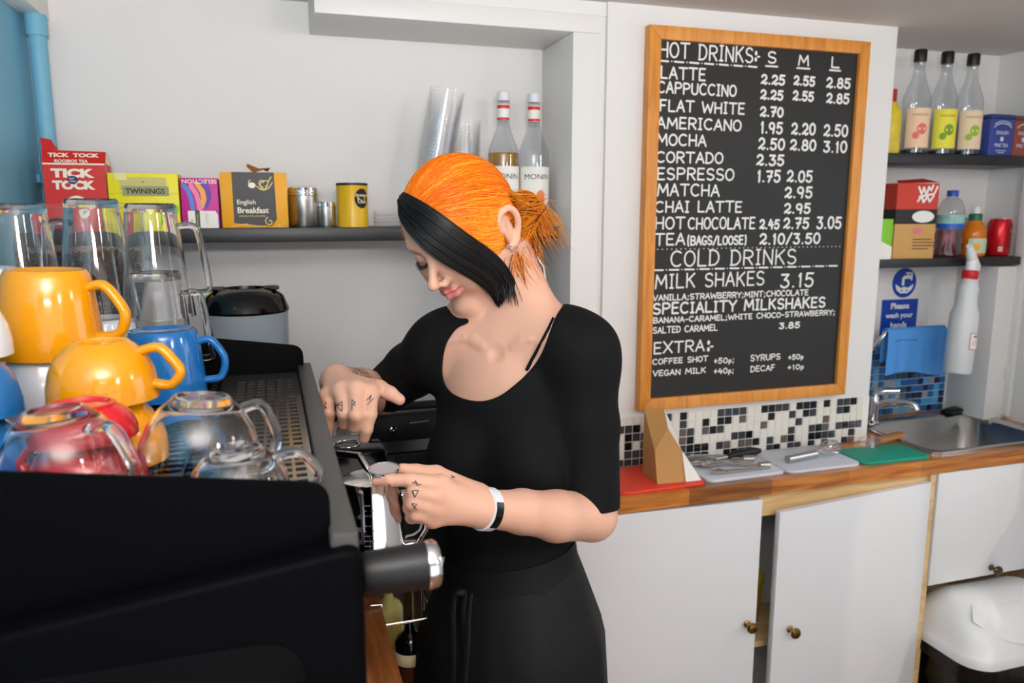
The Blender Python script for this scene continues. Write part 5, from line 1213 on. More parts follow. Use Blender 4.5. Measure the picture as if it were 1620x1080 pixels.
def head_ops(F):
    F.ell(hl(0, .0, .032), HAX, (.0725, .084, .080), .02)
    F.ell(hl(0, .040, .048), HAX, (.060, .048, .050), .03)
    F.ell(hl(0, .034, -.028), HAX, (.054, .056, .064), .03)
    for s in (-1, 1):
        F.cap(hl(s * .053, .0, -.040), hl(s * .014, .068, -.094), .016, .013, .025)
        F.ell(hl(s * .040, .062, -.014), HAX, (.021, .019, .017), .02)
        F.ell(hl(s * .036, .064, -.038), HAX, (.017, .017, .018), .02)
    F.ell(hl(0, .073, -.093), HAX, (.017, .013, .013), .018)
    F.cap(hl(-.034, .080, .030), hl(.034, .080, .030), .009, .009, .018)
    for s in (-1, 1): F.ell(hl(s * .031, .096, .010), HAX, (.017, .014, .013), .014, True)
    for s in (-1, 1): F.ell(hl(s * .031, .0745, .009), HAX, (.0150, .0135, .0125), .004)
    F.cap(hl(0, .084, .022), hl(0, .1115, -.016), .0058, .0068, .012)
    F.ell(hl(0, .1125, -.0195), HAX, (.0082, .0080, .0074), .008)
    for s in (-1, 1): F.ell(hl(s * .0105, .098, -.0245), HAX, (.0066, .0090, .0062), .006)
    for s in (-1, 1): F.ell(hl(s * .0062, .104, -.0305), HAX, (.0035, .005, .0035), .003, True)
    for s in (-1, 1):    # smiling lips, corners lifted
        F.cap(hl(0, .0945, -.0455), hl(s * .014, .0895, -.0430), .0044, .0042, .005); F.cap(hl(s * .014, .0895, -.0430), hl(s * .035, .0700, -.0335), .0042, .0018, .005)
        F.cap(hl(0, .0920, -.0550), hl(s * .013, .0880, -.0515), .0056, .0052, .005); F.cap(hl(s * .013, .0880, -.0515), hl(s * .034, .0705, -.0365), .0052, .0018, .005)
        F.cap(hl(0, .0990, -.0496), hl(s * .014, .0940, -.0470), .0014, .0014, .003, True); F.cap(hl(s * .014, .094, -.0470), hl(s * .038, .0705, -.0345), .0014, .0014, .003, True)
    for s in (-1, 1):    # ears
        o = lambda x, y, z: hl(s * (.0735 + 1.1 * x), y, z)
        F.ell(o(.004, -.006, .004), np.stack([unit(HAX[0] * s + HAX[1] * -.35), unit(HAX[1] + HAX[0] * s * .35), HAX[2]]), (.0065, .019, .029), .006)
        rim = [(.004, .012, .006), (.007, .012, .022), (.011, .002, .033), (.015, -.012, .032), (.017, -.020, .020), (.016, -.021, .004), (.012, -.015, -.012), (.007, -.003, -.026), (.004, .006, -.024)]
        q = smooth_path([o(*r) for r in rim], 4); F.chain(q, [.0040 + .0016 * math.exp(-((i / (len(q) - 1) - .86) / .08) ** 2) for i in range(len(q))], .003)
        F.ell(o(.0135, -.004, .005), HAX, (.005, .009, .013), .005, True)
def torso_ops(F, g=0.0):
    F.ell(MID - .115 * bz - .005 * by, BAX, (.128 + g, .090 + g, .155 + g), .02)
    F.ell(MID - .035 * bz - .012 * by, BAX, (.125 + g, .052 + g, .062 + g), .03)
    F.ell(WA, BAX, (.104 + g, .080 + g, .150 + g), .06)
    F.ell(PE, BAX, (.142 + g, .108 + g, .120 + g), .06)
    for s in (-1, 1): F.ell(MID + s * .060 * bx + .060 * by - .170 * bz, BAX, (.056 + g, .050 + g, .058 + g), .035)
    F.cap(NB - .02 * bz, LS + .012 * bz - .02 * bx, .040 + g, .040 + g, .03); F.cap(NB - .02 * bz, RS + .012 * bz + .02 * bx, .040 + g, .040 + g, .03)
    for J in (LS, RS): F.ell(J - .010 * bz, BAX, (.047 + g, .048 + g, .055 + g), .03)
def arm(F, S, E, g=0.0, cut=None):
    m = S + (E - S) * .45
    F.cap(S, m, .044 + g, .043 + g, .03); F.cap(m, E, .043 + g, .0375 + g, .01, cut=cut)
BODY = Field()
torso_ops(BODY); arm(BODY, LS, LE); arm(BODY, RS, RE)
# neck and collar bones
BODY.cap(hl(0, -.034, -.040), NB - .012 * bz - .016 * by, .046, .047, .03)
BODY.cap(hl(.012, -.05, -.05), LS - .055 * bx + .030 * bz, .036, .030, .05); BODY.cap(hl(-.012, -.05, -.05), RS + .055 * bx + .030 * bz, .036, .030, .05)
NOT = P(776, 556, 1.172)
def surf(p):
    # where the chest surface lies in front of p
    ts = np.linspace(.10, -.06, 81); d = BODY(p + ts[:, None] * by, .2); k = int(np.argmax(d < 0)); return p + ts[k] * by
CLAV = []
for sg, S in ((1, LS), (-1, RS)):
    A0, A1 = NOT + .027 * sg * bx + .004 * bz, S - .012 * sg * bx + .030 * bz
    CLAV.append([surf(A0 + (A1 - A0) * u + bz * .006 * math.sin(u * PI * 2)) for u in np.linspace(0, 1, 7)])
NOTS = surf(NOT - .004 * bz)
for q in CLAV: BODY.chain([p - .0035 * by for p in q], [.0050, .0060, .0060, .0056, .0052, .0046, .0040], .010)
BODY.ell(NOTS + .007 * by, BAX, (.010, .010, .010), .010, True)
_a, _b = surf(NOT - .09 * bz), surf(NOT - .17 * bz); BODY.cap(_a + .006 * by, _b + .003 * by, .004, .006, .014, True)
HEAD = Field(); head_ops(HEAD); BODY.custom(lambda p: HEAD(p, .07), HC, .16, .012, False)
# forearms
BODY.cap(LE, P(880, 816, 1.125), .0375, .0365, .01); BODY.cap(P(880, 816, 1.125), P(826, 809, 1.075), .0365, .030, .01); BODY.cap(P(826, 809, 1.075), LW, .030, .0245, .01)
BODY.cap(RE, P(572, 614, 1.34), .0375, .034, .01); BODY.cap(P(572, 614, 1.34), RW, .034, .0255, .01)
def hand(F, wrist, mcp, fingers, thumb, thick=.0105):
    for i, m in enumerate(mcp):
        F.cap(wrist + (m - wrist) * .05, m, .0165 if i in (1, 2) else .0145, thick, .016)
    for i in range(3): F.cap(mcp[i], mcp[i + 1], thick * .9, thick * .9, .008)
    for pts, rs in fingers: F.chain(pts, rs, .006)
    F.chain(thumb[0], thumb[1], .014)
# left hand: index laid along the jug rim, the others curled round the handle
lm = [P(697, 764, .992), P(691, 784, .980), P(687, 804, .983), P(685, 821, .992)]
hand(BODY, LW, lm, [
    ([lm[0], P(647, 759, .972), P(615, 759.5, .970), P(596, 761, .974)], [.0095, .0085, .0080, .0072]),
    ([lm[1], P(655, 779, .957), P(648, 787, .985), P(668, 790, 1.008)], [.0102, .0092, .0086, .0075]),
    ([lm[2], P(653, 796, .958), P(648, 803, .986), P(668, 805, 1.010)], [.0100, .0090, .0084, .0075]),
    ([lm[3], P(657, 813, .968), P(651, 818, .992), P(667, 820, 1.010)], [.0092, .0082, .0078, .0070])],
    ([P(752, 782, 1.03), P(690, 750, 1.020), P(658, 746, 1.010), P(636, 742, 1.002)], [.0165, .0118, .0098, .0078]))
# right hand: hanging over the steam knob, back of the hand to the viewer
rm = [P(587, 620, 1.120), P(563, 615, 1.108), P(540, 617, 1.114), P(518, 626, 1.128)]
hand(BODY, RW, rm, [
    ([rm[0], P(585, 655, 1.092), P(580, 678, 1.094), P(576, 693, 1.102)], [.0112, .0100, .0088, .0078]),
    ([rm[1], P(563, 656, 1.080), P(561, 674, 1.098), P(560, 672, 1.125)], [.0112, .0102, .0090, .0078]),
    ([rm[2], P(544, 653, 1.088), P(544, 669, 1.106), P(543, 668, 1.130)], [.0108, .0098, .0088, .0078]),
    ([rm[3], P(521, 653, 1.106), P(520, 672, 1.114), P(518, 690, 1.126)], [.0100, .0088, .0078, .0068])],
    ([P(568, 612, 1.175), P(600, 614, 1.142), P(617, 622, 1.130), P(632, 632, 1.124)], [.0165, .0125, .0105, .0085]), thick=.0112)
# legs and feet (hidden by the machine and the apron)
FLZ = .0
for s in (-1, 1):
    hip = PE + s * .075 * bx - .06 * bz; kn = V3(hip[0], hip[1], .47) + .02 * by; an = V3(hip[0], hip[1], .085) - .01 * by
    BODY.cap(hip, kn, .078, .052, .04); BODY.cap(kn, an, .050, .034, .02); BODY.cap(V3(an[0], an[1], .035) - .03 * by, V3(an[0], an[1], .028) + .13 * by, .034, .026, .02)
lo = np.min([LS, RE, RW, PE, HC], 0); hi = np.max([LS, LE, RE, RW, PE, HC], 0)
lo = np.array([lo[0] - .12, lo[1] - .32, -.01]); hi = np.array([hi[0] + .2, hi[1] + .3, HC[2] + .2])
bv, bf = surface_nets(BODY, lo, hi, .0022)
hv = to_head(bv)
person = empty('person', 'woman with orange and black hair in black top and apron, steaming milk at the machine', 'person', (PE[0], PE[1], 0))
SKIN = bpy.data.materials.new('skin'); SKIN.use_nodes = True
_n = SKIN.node_tree; _p = _n.nodes['Principled BSDF']
_p.inputs['Roughness'].default_value = .48; _p.inputs['Subsurface Weight'].default_value = .18; _p.inputs['Subsurface Radius'].default_value = (.010, .004, .002); _p.inputs['Subsurface Scale'].default_value = .5
_p.inputs['Specular IOR Level'].default_value = .35
_a = _n.nodes.new('ShaderNodeAttribute'); _a.attribute_name = 'skin_tone'; _n.links.new(_a.outputs['Color'], _p.inputs['Base Color'])
_t = _n.nodes.new('ShaderNodeTexNoise'); _t.inputs['Scale'].default_value = 260; _b = _n.nodes.new('ShaderNodeBump'); _b.inputs['Strength'].default_value = .06; _b.inputs['Distance'].default_value = .001
_n.links.new(_t.outputs['Fac'], _b.inputs['Height']); _n.links.new(_b.outputs[0], _p.inputs['Normal'])
def lin(r, g, b): return np.array(srgb(r, g, b)[:3])
base = lin(220, 171, 147); tone = np.tile(base, (len(bv), 1))
def blend(mask, col, amt=1.0):
    global tone
    m = (np.clip(mask, 0, 1) * amt)[:, None]; tone = tone * (1 - m) + np.asarray(col) * m
def smooth_in(d, w): return np.clip(.5 - d / w, 0, 1)
# make-up, lips, knuckles: the skin's own colour
cheek = np.minimum(*[np.sqrt(((hv - np.array([s * .042, .066, -.018])) ** 2).sum(1)) for s in (-1, 1)]); blend(smooth_in(cheek - .016, .028), lin(232, 158, 140), .35)
nose = np.sqrt(((hv - np.array([0, .113, -.02])) ** 2).sum(1)); blend(smooth_in(nose - .010, .014), lin(232, 164, 146), .3)
lipd = np.full(len(bv), 1.0)
for s in (-1, 1):
    for a, b_, r0, r1 in (((0, .0945, -.0455), (s * .014, .0895, -.0430), .0054, .0050), ((s * .014, .0895, -.0430), (s * .035, .0700, -.0335), .0050, .0022), ((0, .0920, -.0550), (s * .013, .0880, -.0515), .0066, .0062), ((s * .013, .0880, -.0515), (s * .034, .0705, -.0365), .0062, .0022)):
        a = np.array(a); b_ = np.array(b_); ab = b_ - a; t = np.clip((hv - a) @ ab / (ab @ ab), 0, 1); lipd = np.minimum(lipd, np.sqrt(((hv - a - t[:, None] * ab) ** 2).sum(1)) - (r0 + (r1 - r0) * t))
blend(smooth_in(lipd, .0022), lin(206, 84, 102), .95)
for s in (-1, 1):
    e = np.sqrt((((hv - np.array([s * .031, .090, .009])) / np.array([.017, .02, .011])) ** 2).sum(1)); blend(smooth_in(e - .85, .6), lin(180, 128, 122), .45)
    br = np.full(len(bv), 1.0); pts = [(.014, .090, .026), (.024, .089, .0335), (.036, .083, .034), (.046, .072, .028)]
    for a, b_ in zip(pts[:-1], pts[1:]):
        a = np.array(a) * [s, 1, 1]; b_ = np.array(b_) * [s, 1, 1]; ab = b_ - a; t = np.clip((hv - a) @ ab / (ab @ ab), 0, 1); br = np.minimum(br, np.sqrt(((hv - a - t[:, None] * ab) ** 2).sum(1)))
    blend(smooth_in(br - .0032, .003), lin(62, 40, 36), .85)
for q in [lm[i] for i in range(4)] + [rm[i] for i in range(4)]:
    blend(smooth_in(np.sqrt(((bv - q) ** 2).sum(1)) - .012, .012), lin(226, 160, 144), .35)
for q in [P(596, 761, .974), P(576, 693, 1.102), P(632, 632, 1.124), P(560, 676, 1.098), P(543, 671, 1.106)]: blend(smooth_in(np.sqrt(((bv - q) ** 2).sum(1)) - .009, .010), lin(230, 160, 146), .4)
# faded grey forearm tattoo near the right wrist
ab = RE - RW; t = ((bv - RW) @ ab) / (ab @ ab); dd = np.sqrt(((bv - RW - np.clip(t, 0, 1)[:, None] * ab) ** 2).sum(1))
sw = .5 + .5 * np.sin(bv[:, 0] * 260 + 3 * np.sin(bv[:, 2] * 200)) * np.sin(bv[:, 1] * 240)
blend((t > .02) * (t < .42) * (dd < .05) * np.clip((sw - .30) * 5, 0, 1), lin(84, 84, 82), .75)
body = np_obj('body', bv - np.array([PE[0], PE[1], 0]), bf, SKIN, person)
ca = body.data.color_attributes.new('skin_tone', 'FLOAT_COLOR', 'POINT'); ca.data.foreach_set('color', np.concatenate([tone, np.ones((len(tone), 1))], 1).astype(np.float32).ravel())
OFF = np.array([PE[0], PE[1], 0]); XO = LOC(-PE[0], -PE[1], 0)
bvh = BVHTree.FromPolygons([tuple(v) for v in bv], [tuple(int(i) for i in f) for f in bf])
def on_skin(u, v, off=.0004):
    d = Vector(ray(u, v)).normalized(); h = bvh.ray_cast(Vector(CO), d)
    return (h[0] - d * off) if h[0] is not None else None
def skin_line(b, pts, hw, off=.0005, mi=0):
    # fine ink or lash line laid along the skin between points of the photograph's view
    Q = []
    for (a, c) in zip(pts[:-1], pts[1:]):
        for k in range(4): Q.append((a[0] + (c[0] - a[0]) * k / 4, a[1] + (c[1] - a[1]) * k / 4))
    Q.append(pts[-1]); Q = [on_skin(*q, off) for q in Q]; Q = [q for q in Q if q is not None]
    if len(Q) > 1: b.tube(Q, hw, mi, seg=6, X=XO)
# ---- nails
def nail(name, at_uv, ax_uv, w_):
    pass
# ---- tattoos on the fingers (runes) as fine ink lines on the skin
INK = mat('tattoo_ink', (52, 58, 74), .6)
b = MB()
def c4(x, y): return (480 + x / 5.4, 560 + y / 5.4)
for st in ([(268, 490), (268, 420), (330, 490)], [(268, 440), (330, 405), (330, 490)], [(268, 425), (330, 440)], [(415, 385), (415, 478)], [(415, 390), (445, 415), (425, 425)], [(415, 425), (445, 440)], [(540, 395), (580, 350)], [(545, 430), (600, 378)], [(580, 350), (565, 395)], [(180, 405), (195, 420), (180, 440), (195, 455), (182, 470)]):
    skin_line(b, [c4(*p) for p in st], .0006)
def c5(x, y): return (520 + x / 4.5, 720 + y / 4.5)
for st in ([(595, 195), (620, 195), (640, 215), (615, 180)], [(625, 215), (660, 205)], [(590, 250), (612, 300), (600, 250), (640, 250), (612, 300)], [(590, 345), (625, 385)], [(600, 380), (630, 345)], [(590, 345), (615, 345)], [(870, 140), (895, 160)], [(872, 160), (900, 150)]):
    skin_line(b, [c5(*p) for p in st], .0006)
b.build('tattoo', INK, person)
# eyelashes and lid line
b = MB(); lash = []
for s in (-1,):
    e = [hl(s * x, y, z) for x, y, z in ((.018, .0855, .0035), (.024, .0885, .0005), (.031, .0895, -.001), (.038, .0865, .000), (.045, .079, .003))]
    b.tube([Vector(p) for p in e], .0011, seg=6, X=XO)
    for k in range(26):
        t_ = k / 25 * 4; i = min(3, int(t_)); q = e[i] + (e[i + 1] - e[i]) * (t_ - i)
        d = HAX[1] * .006 - HAX[2] * .0045 + HAX[0] * s * (.003 * (t_ - 1.5) / 2)
        b.tube([Vector(q), Vector(q + d * .6), Vector(q + d + HAX[2] * .001)], [.0004, .0003, .0001], seg=4, X=XO)
b.build('eyelashes', M['ink'], person)
# ---- clothes
FABRIC = mat('black_jersey', (10, 10, 12), .8, var=.25, scale=8, bump=.35, bscale=70, spec=.25)
def cutplane(S, E, f): n = unit(E - S); return (S + (E - S) * f, n)
TOP = Field(); torso_ops(TOP, .0065); arm(TOP, LS, LE, .0065, cutplane(LS, LE, .955)); arm(TOP, RS, RE, .006, cutplane(RS, RE, .93))
TOP.cap(NB - .02 * bz, LS - .04 * bx + .025 * bz, .046, .046, .03); TOP.cap(NB - .02 * bz, RS + .04 * bx + .025 * bz, .046, .046, .03)
for q in CLAV: TOP.chain([p - .0035 * by for p in q], [.0105] * 7, .012)
NECKLINE = np.array(smooth_path([(700, 470), (742, 505), (722, 520), (706, 545), (700, 580), (703, 605), (716, 622), (740, 632), (765, 634), (790, 626), (815, 608), (838, 586), (856, 560), (868, 530), (880, 499), (900, 470)], 4))
def neck_cut(p):
    # distance to the neckline outline, taken in the frontal plane of her chest
    v = p - CO; z = v @ CF; u = 810 + FPX * (v @ CR) / z; w_ = 540 - FPX * (v @ CU) / z
    q = np.stack([u, w_], 1); inside = np.zeros(len(q), bool); d = np.full(len(q), 1e9); n = len(NECKLINE)
    for i in range(n):
        a, c = NECKLINE[i], NECKLINE[(i + 1) % n]; e = c - a; t = np.clip((q - a) @ e / (e @ e), 0, 1); d = np.minimum(d, ((q - a - t[:, None] * e) ** 2).sum(1))
        cond = ((a[1] <= q[:, 1]) & (q[:, 1] < c[1])) | ((c[1] <= q[:, 1]) & (q[:, 1] < a[1])); cross = e[0] * (q[:, 1] - a[1]) - (q[:, 0] - a[0]) * e[1]
        inside ^= cond & ((cross > 0) == (c[1] > a[1])) & cond if False else (cond & ((a[0] + (q[:, 1] - a[1]) / np.where(abs(e[1]) < 1e-9, 1e-9, e[1]) * e[0]) > q[:, 0]))
    d = np.sqrt(d) * z / FPX; d = np.where(inside, -d, d)
    return np.maximum(d, (p - (NB - .01 * by)) @ -by)
TOP.custom(neck_cut, MID + .05 * by, .30, .003, True)
TOP.cap(NB + .005 * bz - .02 * by, NB + .12 * bz, .062, .10, .004, True)
tv, tf = surface_nets(TOP, np.minimum(lo, lo), hi, .0026)
keep = tv[:, 2] > WA[2] - .16; 
top = np_obj('top', tv - OFF, tf, FABRIC, person)
# bra strap showing at the neckline
b = MB(); q = [P(874, 507, 1.150), P(862, 530, 1.128), P(850, 555, 1.114), P(840, 580, 1.106), P(833, 597, 1.10)]
q = [on_skin(*p, .001) for p in ((876, 503), (868, 520), (859, 537), (850, 554), (841, 570), (833, 586))]; q = [p for p in q if p is not None]
if len(q) > 2: b.tube(q, .0042, seg=8, flat=.35, X=XO); b.build('bra_strap', FABRIC, person)
# apron: waistband, skirt and ties
APR = mat('apron_black', (10, 10, 12), .65, spec=.3, var=.3, scale=5, bump=.25, bscale=160)
def ring(c, rx, ry, n=96, fold=0.0, ph=0.0, tilt=(0, 0)):
    o = []
    for k in range(n):
        a = 2 * PI * k / n; f_ = 1 + fold * (math.sin(a * 7 + ph) + .6 * math.sin(a * 13 + 1.3 + ph) + .4 * math.sin(a * 23))
        o.append(c + bx * rx * f_ * math.cos(a) + by * ry * f_ * math.sin(a) + bz * (tilt[0] * math.cos(a) + tilt[1] * math.sin(a)))
    return o
def loft3(mb, rings):
    n = len(rings[0]); vs = [Vector(p) for r in rings for p in r]
    mb.add(vs, [(i * n + k, i * n + (k + 1) % n, (i + 1) * n + (k + 1) % n, (i + 1) * n + k) for i in range(len(rings) - 1) for k in range(n)], 0, XO)
W0 = P(806, 872, 1.27); b = MB()
dn = lambda d: W0 - V3(0, 0, 1) * d + (PE - WA) / max(1e-6, abs((PE - WA)[2])) * 0
rs = []
for i in range(15):
    d = .018 + .44 * (i / 14) ** 1.15; u = i / 14; g = min(1, d / .14)
    rs.append(ring(dn(d), .112 + .042 * g + .030 * u, .090 + .034 * g + .028 * u, fold=.004 + .020 * u, ph=u * .6, tilt=(.006 * (1 - u), -.016 * (1 - u))))
loft3(b, rs)
rs2 = [ring(dn(.018 + .44 * (i / 14) ** 1.15), .108 + .042 * min(1, (.018 + .44 * (i / 14) ** 1.15) / .14) + .030 * i / 14, .086 + .034 * min(1, (.018 + .44 * (i / 14) ** 1.15) / .14) + .028 * i / 14, fold=.004 + .020 * i / 14, ph=i / 14 * .6, tilt=(.006 * (1 - i / 14), -.016 * (1 - i / 14))) for i in range(14, -1, -1)]
loft3(b, rs2); b.build('apron_skirt', APR, person, sharp=70)
b = MB(); loft3(b, [ring(dn(-.012), .109, .0865, tilt=(.012, -.010)), ring(dn(-.013), .1125, .090, tilt=(.012, -.010)), ring(dn(.01), .115, .0925, tilt=(.010, -.014)), ring(dn(.034), .121, .099, tilt=(.008, -.018)), ring(dn(.036), .117, .095, tilt=(.008, -.018))]); b.build('apron_waistband', APR, person, sharp=70)
b = MB(); ft = W0 + by * .100 - bx * .034 - V3(0, 0, 1) * .03
for dx, L in ((-.012, .20), (.016, .13), (.006, .26)):
    p0 = ft + bx * dx; b.tube([Vector(p0), Vector(p0 + by * .012 - bz * .03), Vector(p0 + by * .026 - bz * L * .5 + bx * .004), Vector(p0 + by * .040 - bz * L)], [.004, .005, .0055, .006], seg=8, flat=.25, up=tuple(bx), X=XO)
b.ball(tuple(ft + by * .002), (.012, .008, .007), X=XO); b.build('apron_tie', APR, person)
# wristband
ax = unit(LW - P(826, 809, 1.075)); c0 = P(768, 804.5, 1.029); fr = -CF - ax * (-CF @ ax); fr = unit(fr); sd = np.cross(ax, fr)
b = MB(); n = 40; vs = []; R1, R2 = .0268, .0292
for k in range(n):
    a = 2 * PI * k / n
    for rr, ww in ((R1, -.0085), (R2, -.0075), (R2, .0075), (R1, .0085)): vs.append(Vector(c0 + fr * rr * math.cos(a) + sd * rr * math.sin(a) + ax * ww))
b.add(vs, [(4 * k + j, 4 * ((k + 1) % n) + j, 4 * ((k + 1) % n) + (j + 1) % 4, 4 * k + (j + 1) % 4) for k in range(n) for j in range(4)], 0, XO)
wb = b.build('wristband', mat('band_white', (226, 228, 232), .45), person, sharp=50)
b = MB(); vs = []
for k in range(9):
    a = -.62 + 1.24 * k / 8
    for rr, ww in ((R2 - .0005, -.0062), (R2 + .0016, -.0056), (R2 + .0016, .0056), (R2 - .0005, .0062)): vs.append(Vector(c0 + fr * rr * math.cos(a) + sd * rr * math.sin(a) + ax * ww))
b.add(vs, [(4 * k + j, 4 * k + 4 + j, 4 * k + 4 + (j + 1) % 4, 4 * k + (j + 1) % 4) for k in range(8) for j in range(4)] + [(0, 1, 2, 3), (35, 34, 33, 32)], 0, XO); b.build('screen', M['gloss_black'], wb, sharp=50)
# earring
b = MB()
for k in range(5):
    q = on_skin(806 + k * 1.2, 383 + k * 5, .0012)
    if q is not None: b.ball(tuple(q), .0020, seg=8, X=XO)
b.build('earring', M['chrome'], person)
# ---------------------------------------------------------------- hair
def hairmat(name, c, rough=.42, var=.25):
    m = mat(name, c, rough, var=var, scale=300, spec=.4); return m
H_OR = [hairmat('hair_orange', (250, 128, 8)), hairmat('hair_deep_orange', (246, 106, 4)), hairmat('hair_amber', (255, 160, 36))]
H_BK = [hairmat('hair_black', (14, 13, 14), .35), hairmat('hair_soft_black', (26, 24, 25), .35)]
HE_C, HE_R = np.array([0, .0, .030]), np.array([.0830, .0960, .0920])
SCALP = Field(); SCALP.ell(hl(*HE_C), HAX, HE_R, .01); 
SCALP.ell(hl(0, .150, -.050), HAX, (.100, .120, .128), .006, True)
for s in (-1, 1): SCALP.ell(hl(s * .082, .012, -.015), HAX, (.030, .026, .040), .008, True)
SCALP.ell(hl(0, -.05, -.098), HAX, (.09, .09, .045), .02, True)
sv, sf = surface_nets(SCALP, HC - .17, HC + .17, .003)
hair = np_obj('hair', sv - OFF, sf, H_OR[:1], person)
def strands(name, paths, rad, mats, mi, parent):
    # paths: (S, N, 3); three-sided tapered tubes
    S, N, _ = paths.shape; t = np.gradient(paths, axis=1); t /= np.linalg.norm(t, axis=2, keepdims=True) + 1e-9
    out = paths - HC; out /= np.linalg.norm(out, axis=2, keepdims=True); b_ = np.cross(t, out); b_ /= np.linalg.norm(b_, axis=2, keepdims=True) + 1e-9; n_ = np.cross(b_, t)
    prof = (np.sin(np.clip(np.linspace(0, 1, N) * 1.0, 0, 1) * PI * .93 + .12) ** .5)[None, :, None] * rad[:, None, None]
    vs = np.stack([paths + prof * (n_ * math.cos(a) + b_ * 1.6 * math.sin(a)) for a in (0, 2.094, 4.189)], 2)   # S,N,3,3
    idx = np.arange(S * N * 3).reshape(S, N, 3); q = []
    for k in range(3):
        k2 = (k + 1) % 3; q.append(np.stack([idx[:, :-1, k], idx[:, :-1, k2], idx[:, 1:, k2], idx[:, 1:, k]], -1).reshape(-1, 4))
    f = np.concatenate(q); m = np.tile(np.repeat(mi, N - 1), 3)
    return np_obj(name, vs.reshape(-1, 3) - OFF, f, mats, parent, m)
def e2w(d, r=1.0):
    # direction in head axes -> point on the hair ellipsoid
    d = np.asarray(d, float); d = d / np.linalg.norm(d, axis=-1, keepdims=True)
    k = 1 / np.sqrt(((d / HE_R) ** 2).sum(-1, keepdims=True)); q = HE_C + d * k * np.asarray(r)
    return HC + q @ HAX
def edir(p): q = to_head(p) - HE_C; return q / np.linalg.norm(q, axis=-1, keepdims=True)
def march(u, v, off=.010):
    # first point along the view of (u, v) lying within off of the head or hair volume
    d = unit(ray(u, v)); t = 1.0; best = (9, None)
    E = Field(); E.ops = [SCALP_E]
    for _ in range(60):
        p = CO + d * t; f_ = min(float(BODY(p[None], .3)[0]) - off, float(E(p[None], .3)[0]) - .002)
        if f_ < best[0]: best = (f_, p)
        if f_ < .0004 or t > 1.6: break
        t += max(.0006, f_ * .7)
    return best[1]
SCALP_E = SCALP.ops[0]
BUN = hl(.022, -.096, -.030)
# front line of the orange hair: from the far side, over the forehead, down the parting to the ear
line_uv = [(640, 306), (650, 312), (668, 325), (690, 343), (712, 360), (735, 378), (757, 392), (778, 404), (796, 418)]
front = [edir(march(*p, .006)) for p in line_uv]
far = [np.array(d, float) / np.linalg.norm(d) for d in ((-.95, .10, -.35), (-.93, .33, -.05), (-.85, .50, .22), (-.66, .66, .46), (-.42, .74, .62))]
F0 = np.array(far + front); S = 5200
s_ = rng.random(S) ** .8 * (len(F0) - 1); i_ = np.minimum(s_.astype(int), len(F0) - 2); fr_ = (s_ - i_)[:, None]
st = F0[i_] * (1 - fr_) + F0[i_ + 1] * fr_; st = st / np.linalg.norm(st, axis=1, keepdims=True)
en = edir(BUN) + rng.normal(0, .10, (S, 3)); en /= np.linalg.norm(en, axis=1, keepdims=True)
N = 16; tt = np.linspace(0, 1, N)
om = np.arccos(np.clip((st * en).sum(1), -1, 1)); so = np.sin(om) + 1e-6
t0 = (rng.random(S) < .35) * rng.random(S) * .45; T = t0[:, None] + (1 - t0[:, None]) * tt[None]
d = (np.sin((1 - T) * om[:, None]) / so[:, None])[..., None] * st[:, None] + (np.sin(T * om[:, None]) / so[:, None])[..., None] * en[:, None]
lay = rng.random(S); rad_off = 1.0 + .022 * (lay[:, None] - .35) + .014 * np.sin(PI * T) * lay[:, None] + .006 * np.sin(T * 9 + lay[:, None] * 20)
paths = e2w(d, rad_off[..., None])
# the underside gathers downwards over the top of the ear instead of through it
mi = rng.choice(3, S, p=[.45, .2, .35]); up_ = s_ / (len(F0) - 1); mi = np.where((up_ > .8) & (rng.random(S) < .6), 2, mi); mi = np.where((up_ > .35) & (up_ < .62) & (rng.random(S) < .5), 1, mi)
hq = to_head(paths.reshape(-1, 3)); ey_, ez_ = (hq[:, 1] + .013) / .025, (hq[:, 2] - .003) / .038; er = np.sqrt(ey_ ** 2 + ez_ ** 2) + 1e-6
m_ = (np.abs(hq[:, 0]) > .05) & (er < 1); sc_ = np.where(m_, 1 / er, 1.0); hq[:, 1] = np.where(m_, -.013 + ey_ * sc_ * .025, hq[:, 1]); hq[:, 2] = np.where(m_, .003 + ez_ * sc_ * .038, hq[:, 2])
paths = (HC + hq @ HAX).reshape(paths.shape)
strands('hair_strands', paths, rng.uniform(.0004, .0008, S), H_OR, mi, hair)
# flyaway hairs over the crown
# bun: coiled loops and loose ends
S = 700; a0 = rng.random(S) * 2 * PI; R_ = .024 * rng.random(S) ** .5; N = 14; tt = np.linspace(0, 1, N)
bd = unit(BUN - hl(0, -.03, .03)); b1 = unit(np.cross(bd, HAX[2])); b2 = np.cross(bd, b1); BC = hl(.030, -.124, -.045)
ang = a0[:, None] + tt[None] * rng.uniform(2.0, 4.5, S)[:, None]; ph = rng.uniform(-1.2, 1.2, S)[:, None]; rr = .025 + rng.normal(0, .0032, S)[:, None]
pb_ = BC + (rr * np.cos(ang) * np.cos(ph))[..., None] * b1 + (rr * np.sin(ang) * np.cos(ph))[..., None] * b2 + (rr * .85 * np.sin(ph + .3 * np.sin(ang)))[..., None] * bd
strands('hair_bun', pb_, rng.uniform(.0005, .001, S), H_OR, rng.choice(3, S, p=[.35, .05, .6]), hair)
S = 260; c0_ = BC + rng.normal(0, .012, (S, 3)); g = unit(bd * .5 - CU * .75 + CR * .5); dirs = g + rng.normal(0, .42, (S, 3)); L = rng.uniform(.018, .050, S)
pw = c0_[:, None] + dirs[:, None] * (L[:, None] * tt[None])[..., None] - CU * ((L[:, None] * tt[None] ** 2) * .45)[..., None]
strands('hair_wisps', pw, rng.uniform(.0003, .0007, S), H_OR, rng.choice(3, S, p=[.25, .1, .65]), hair)
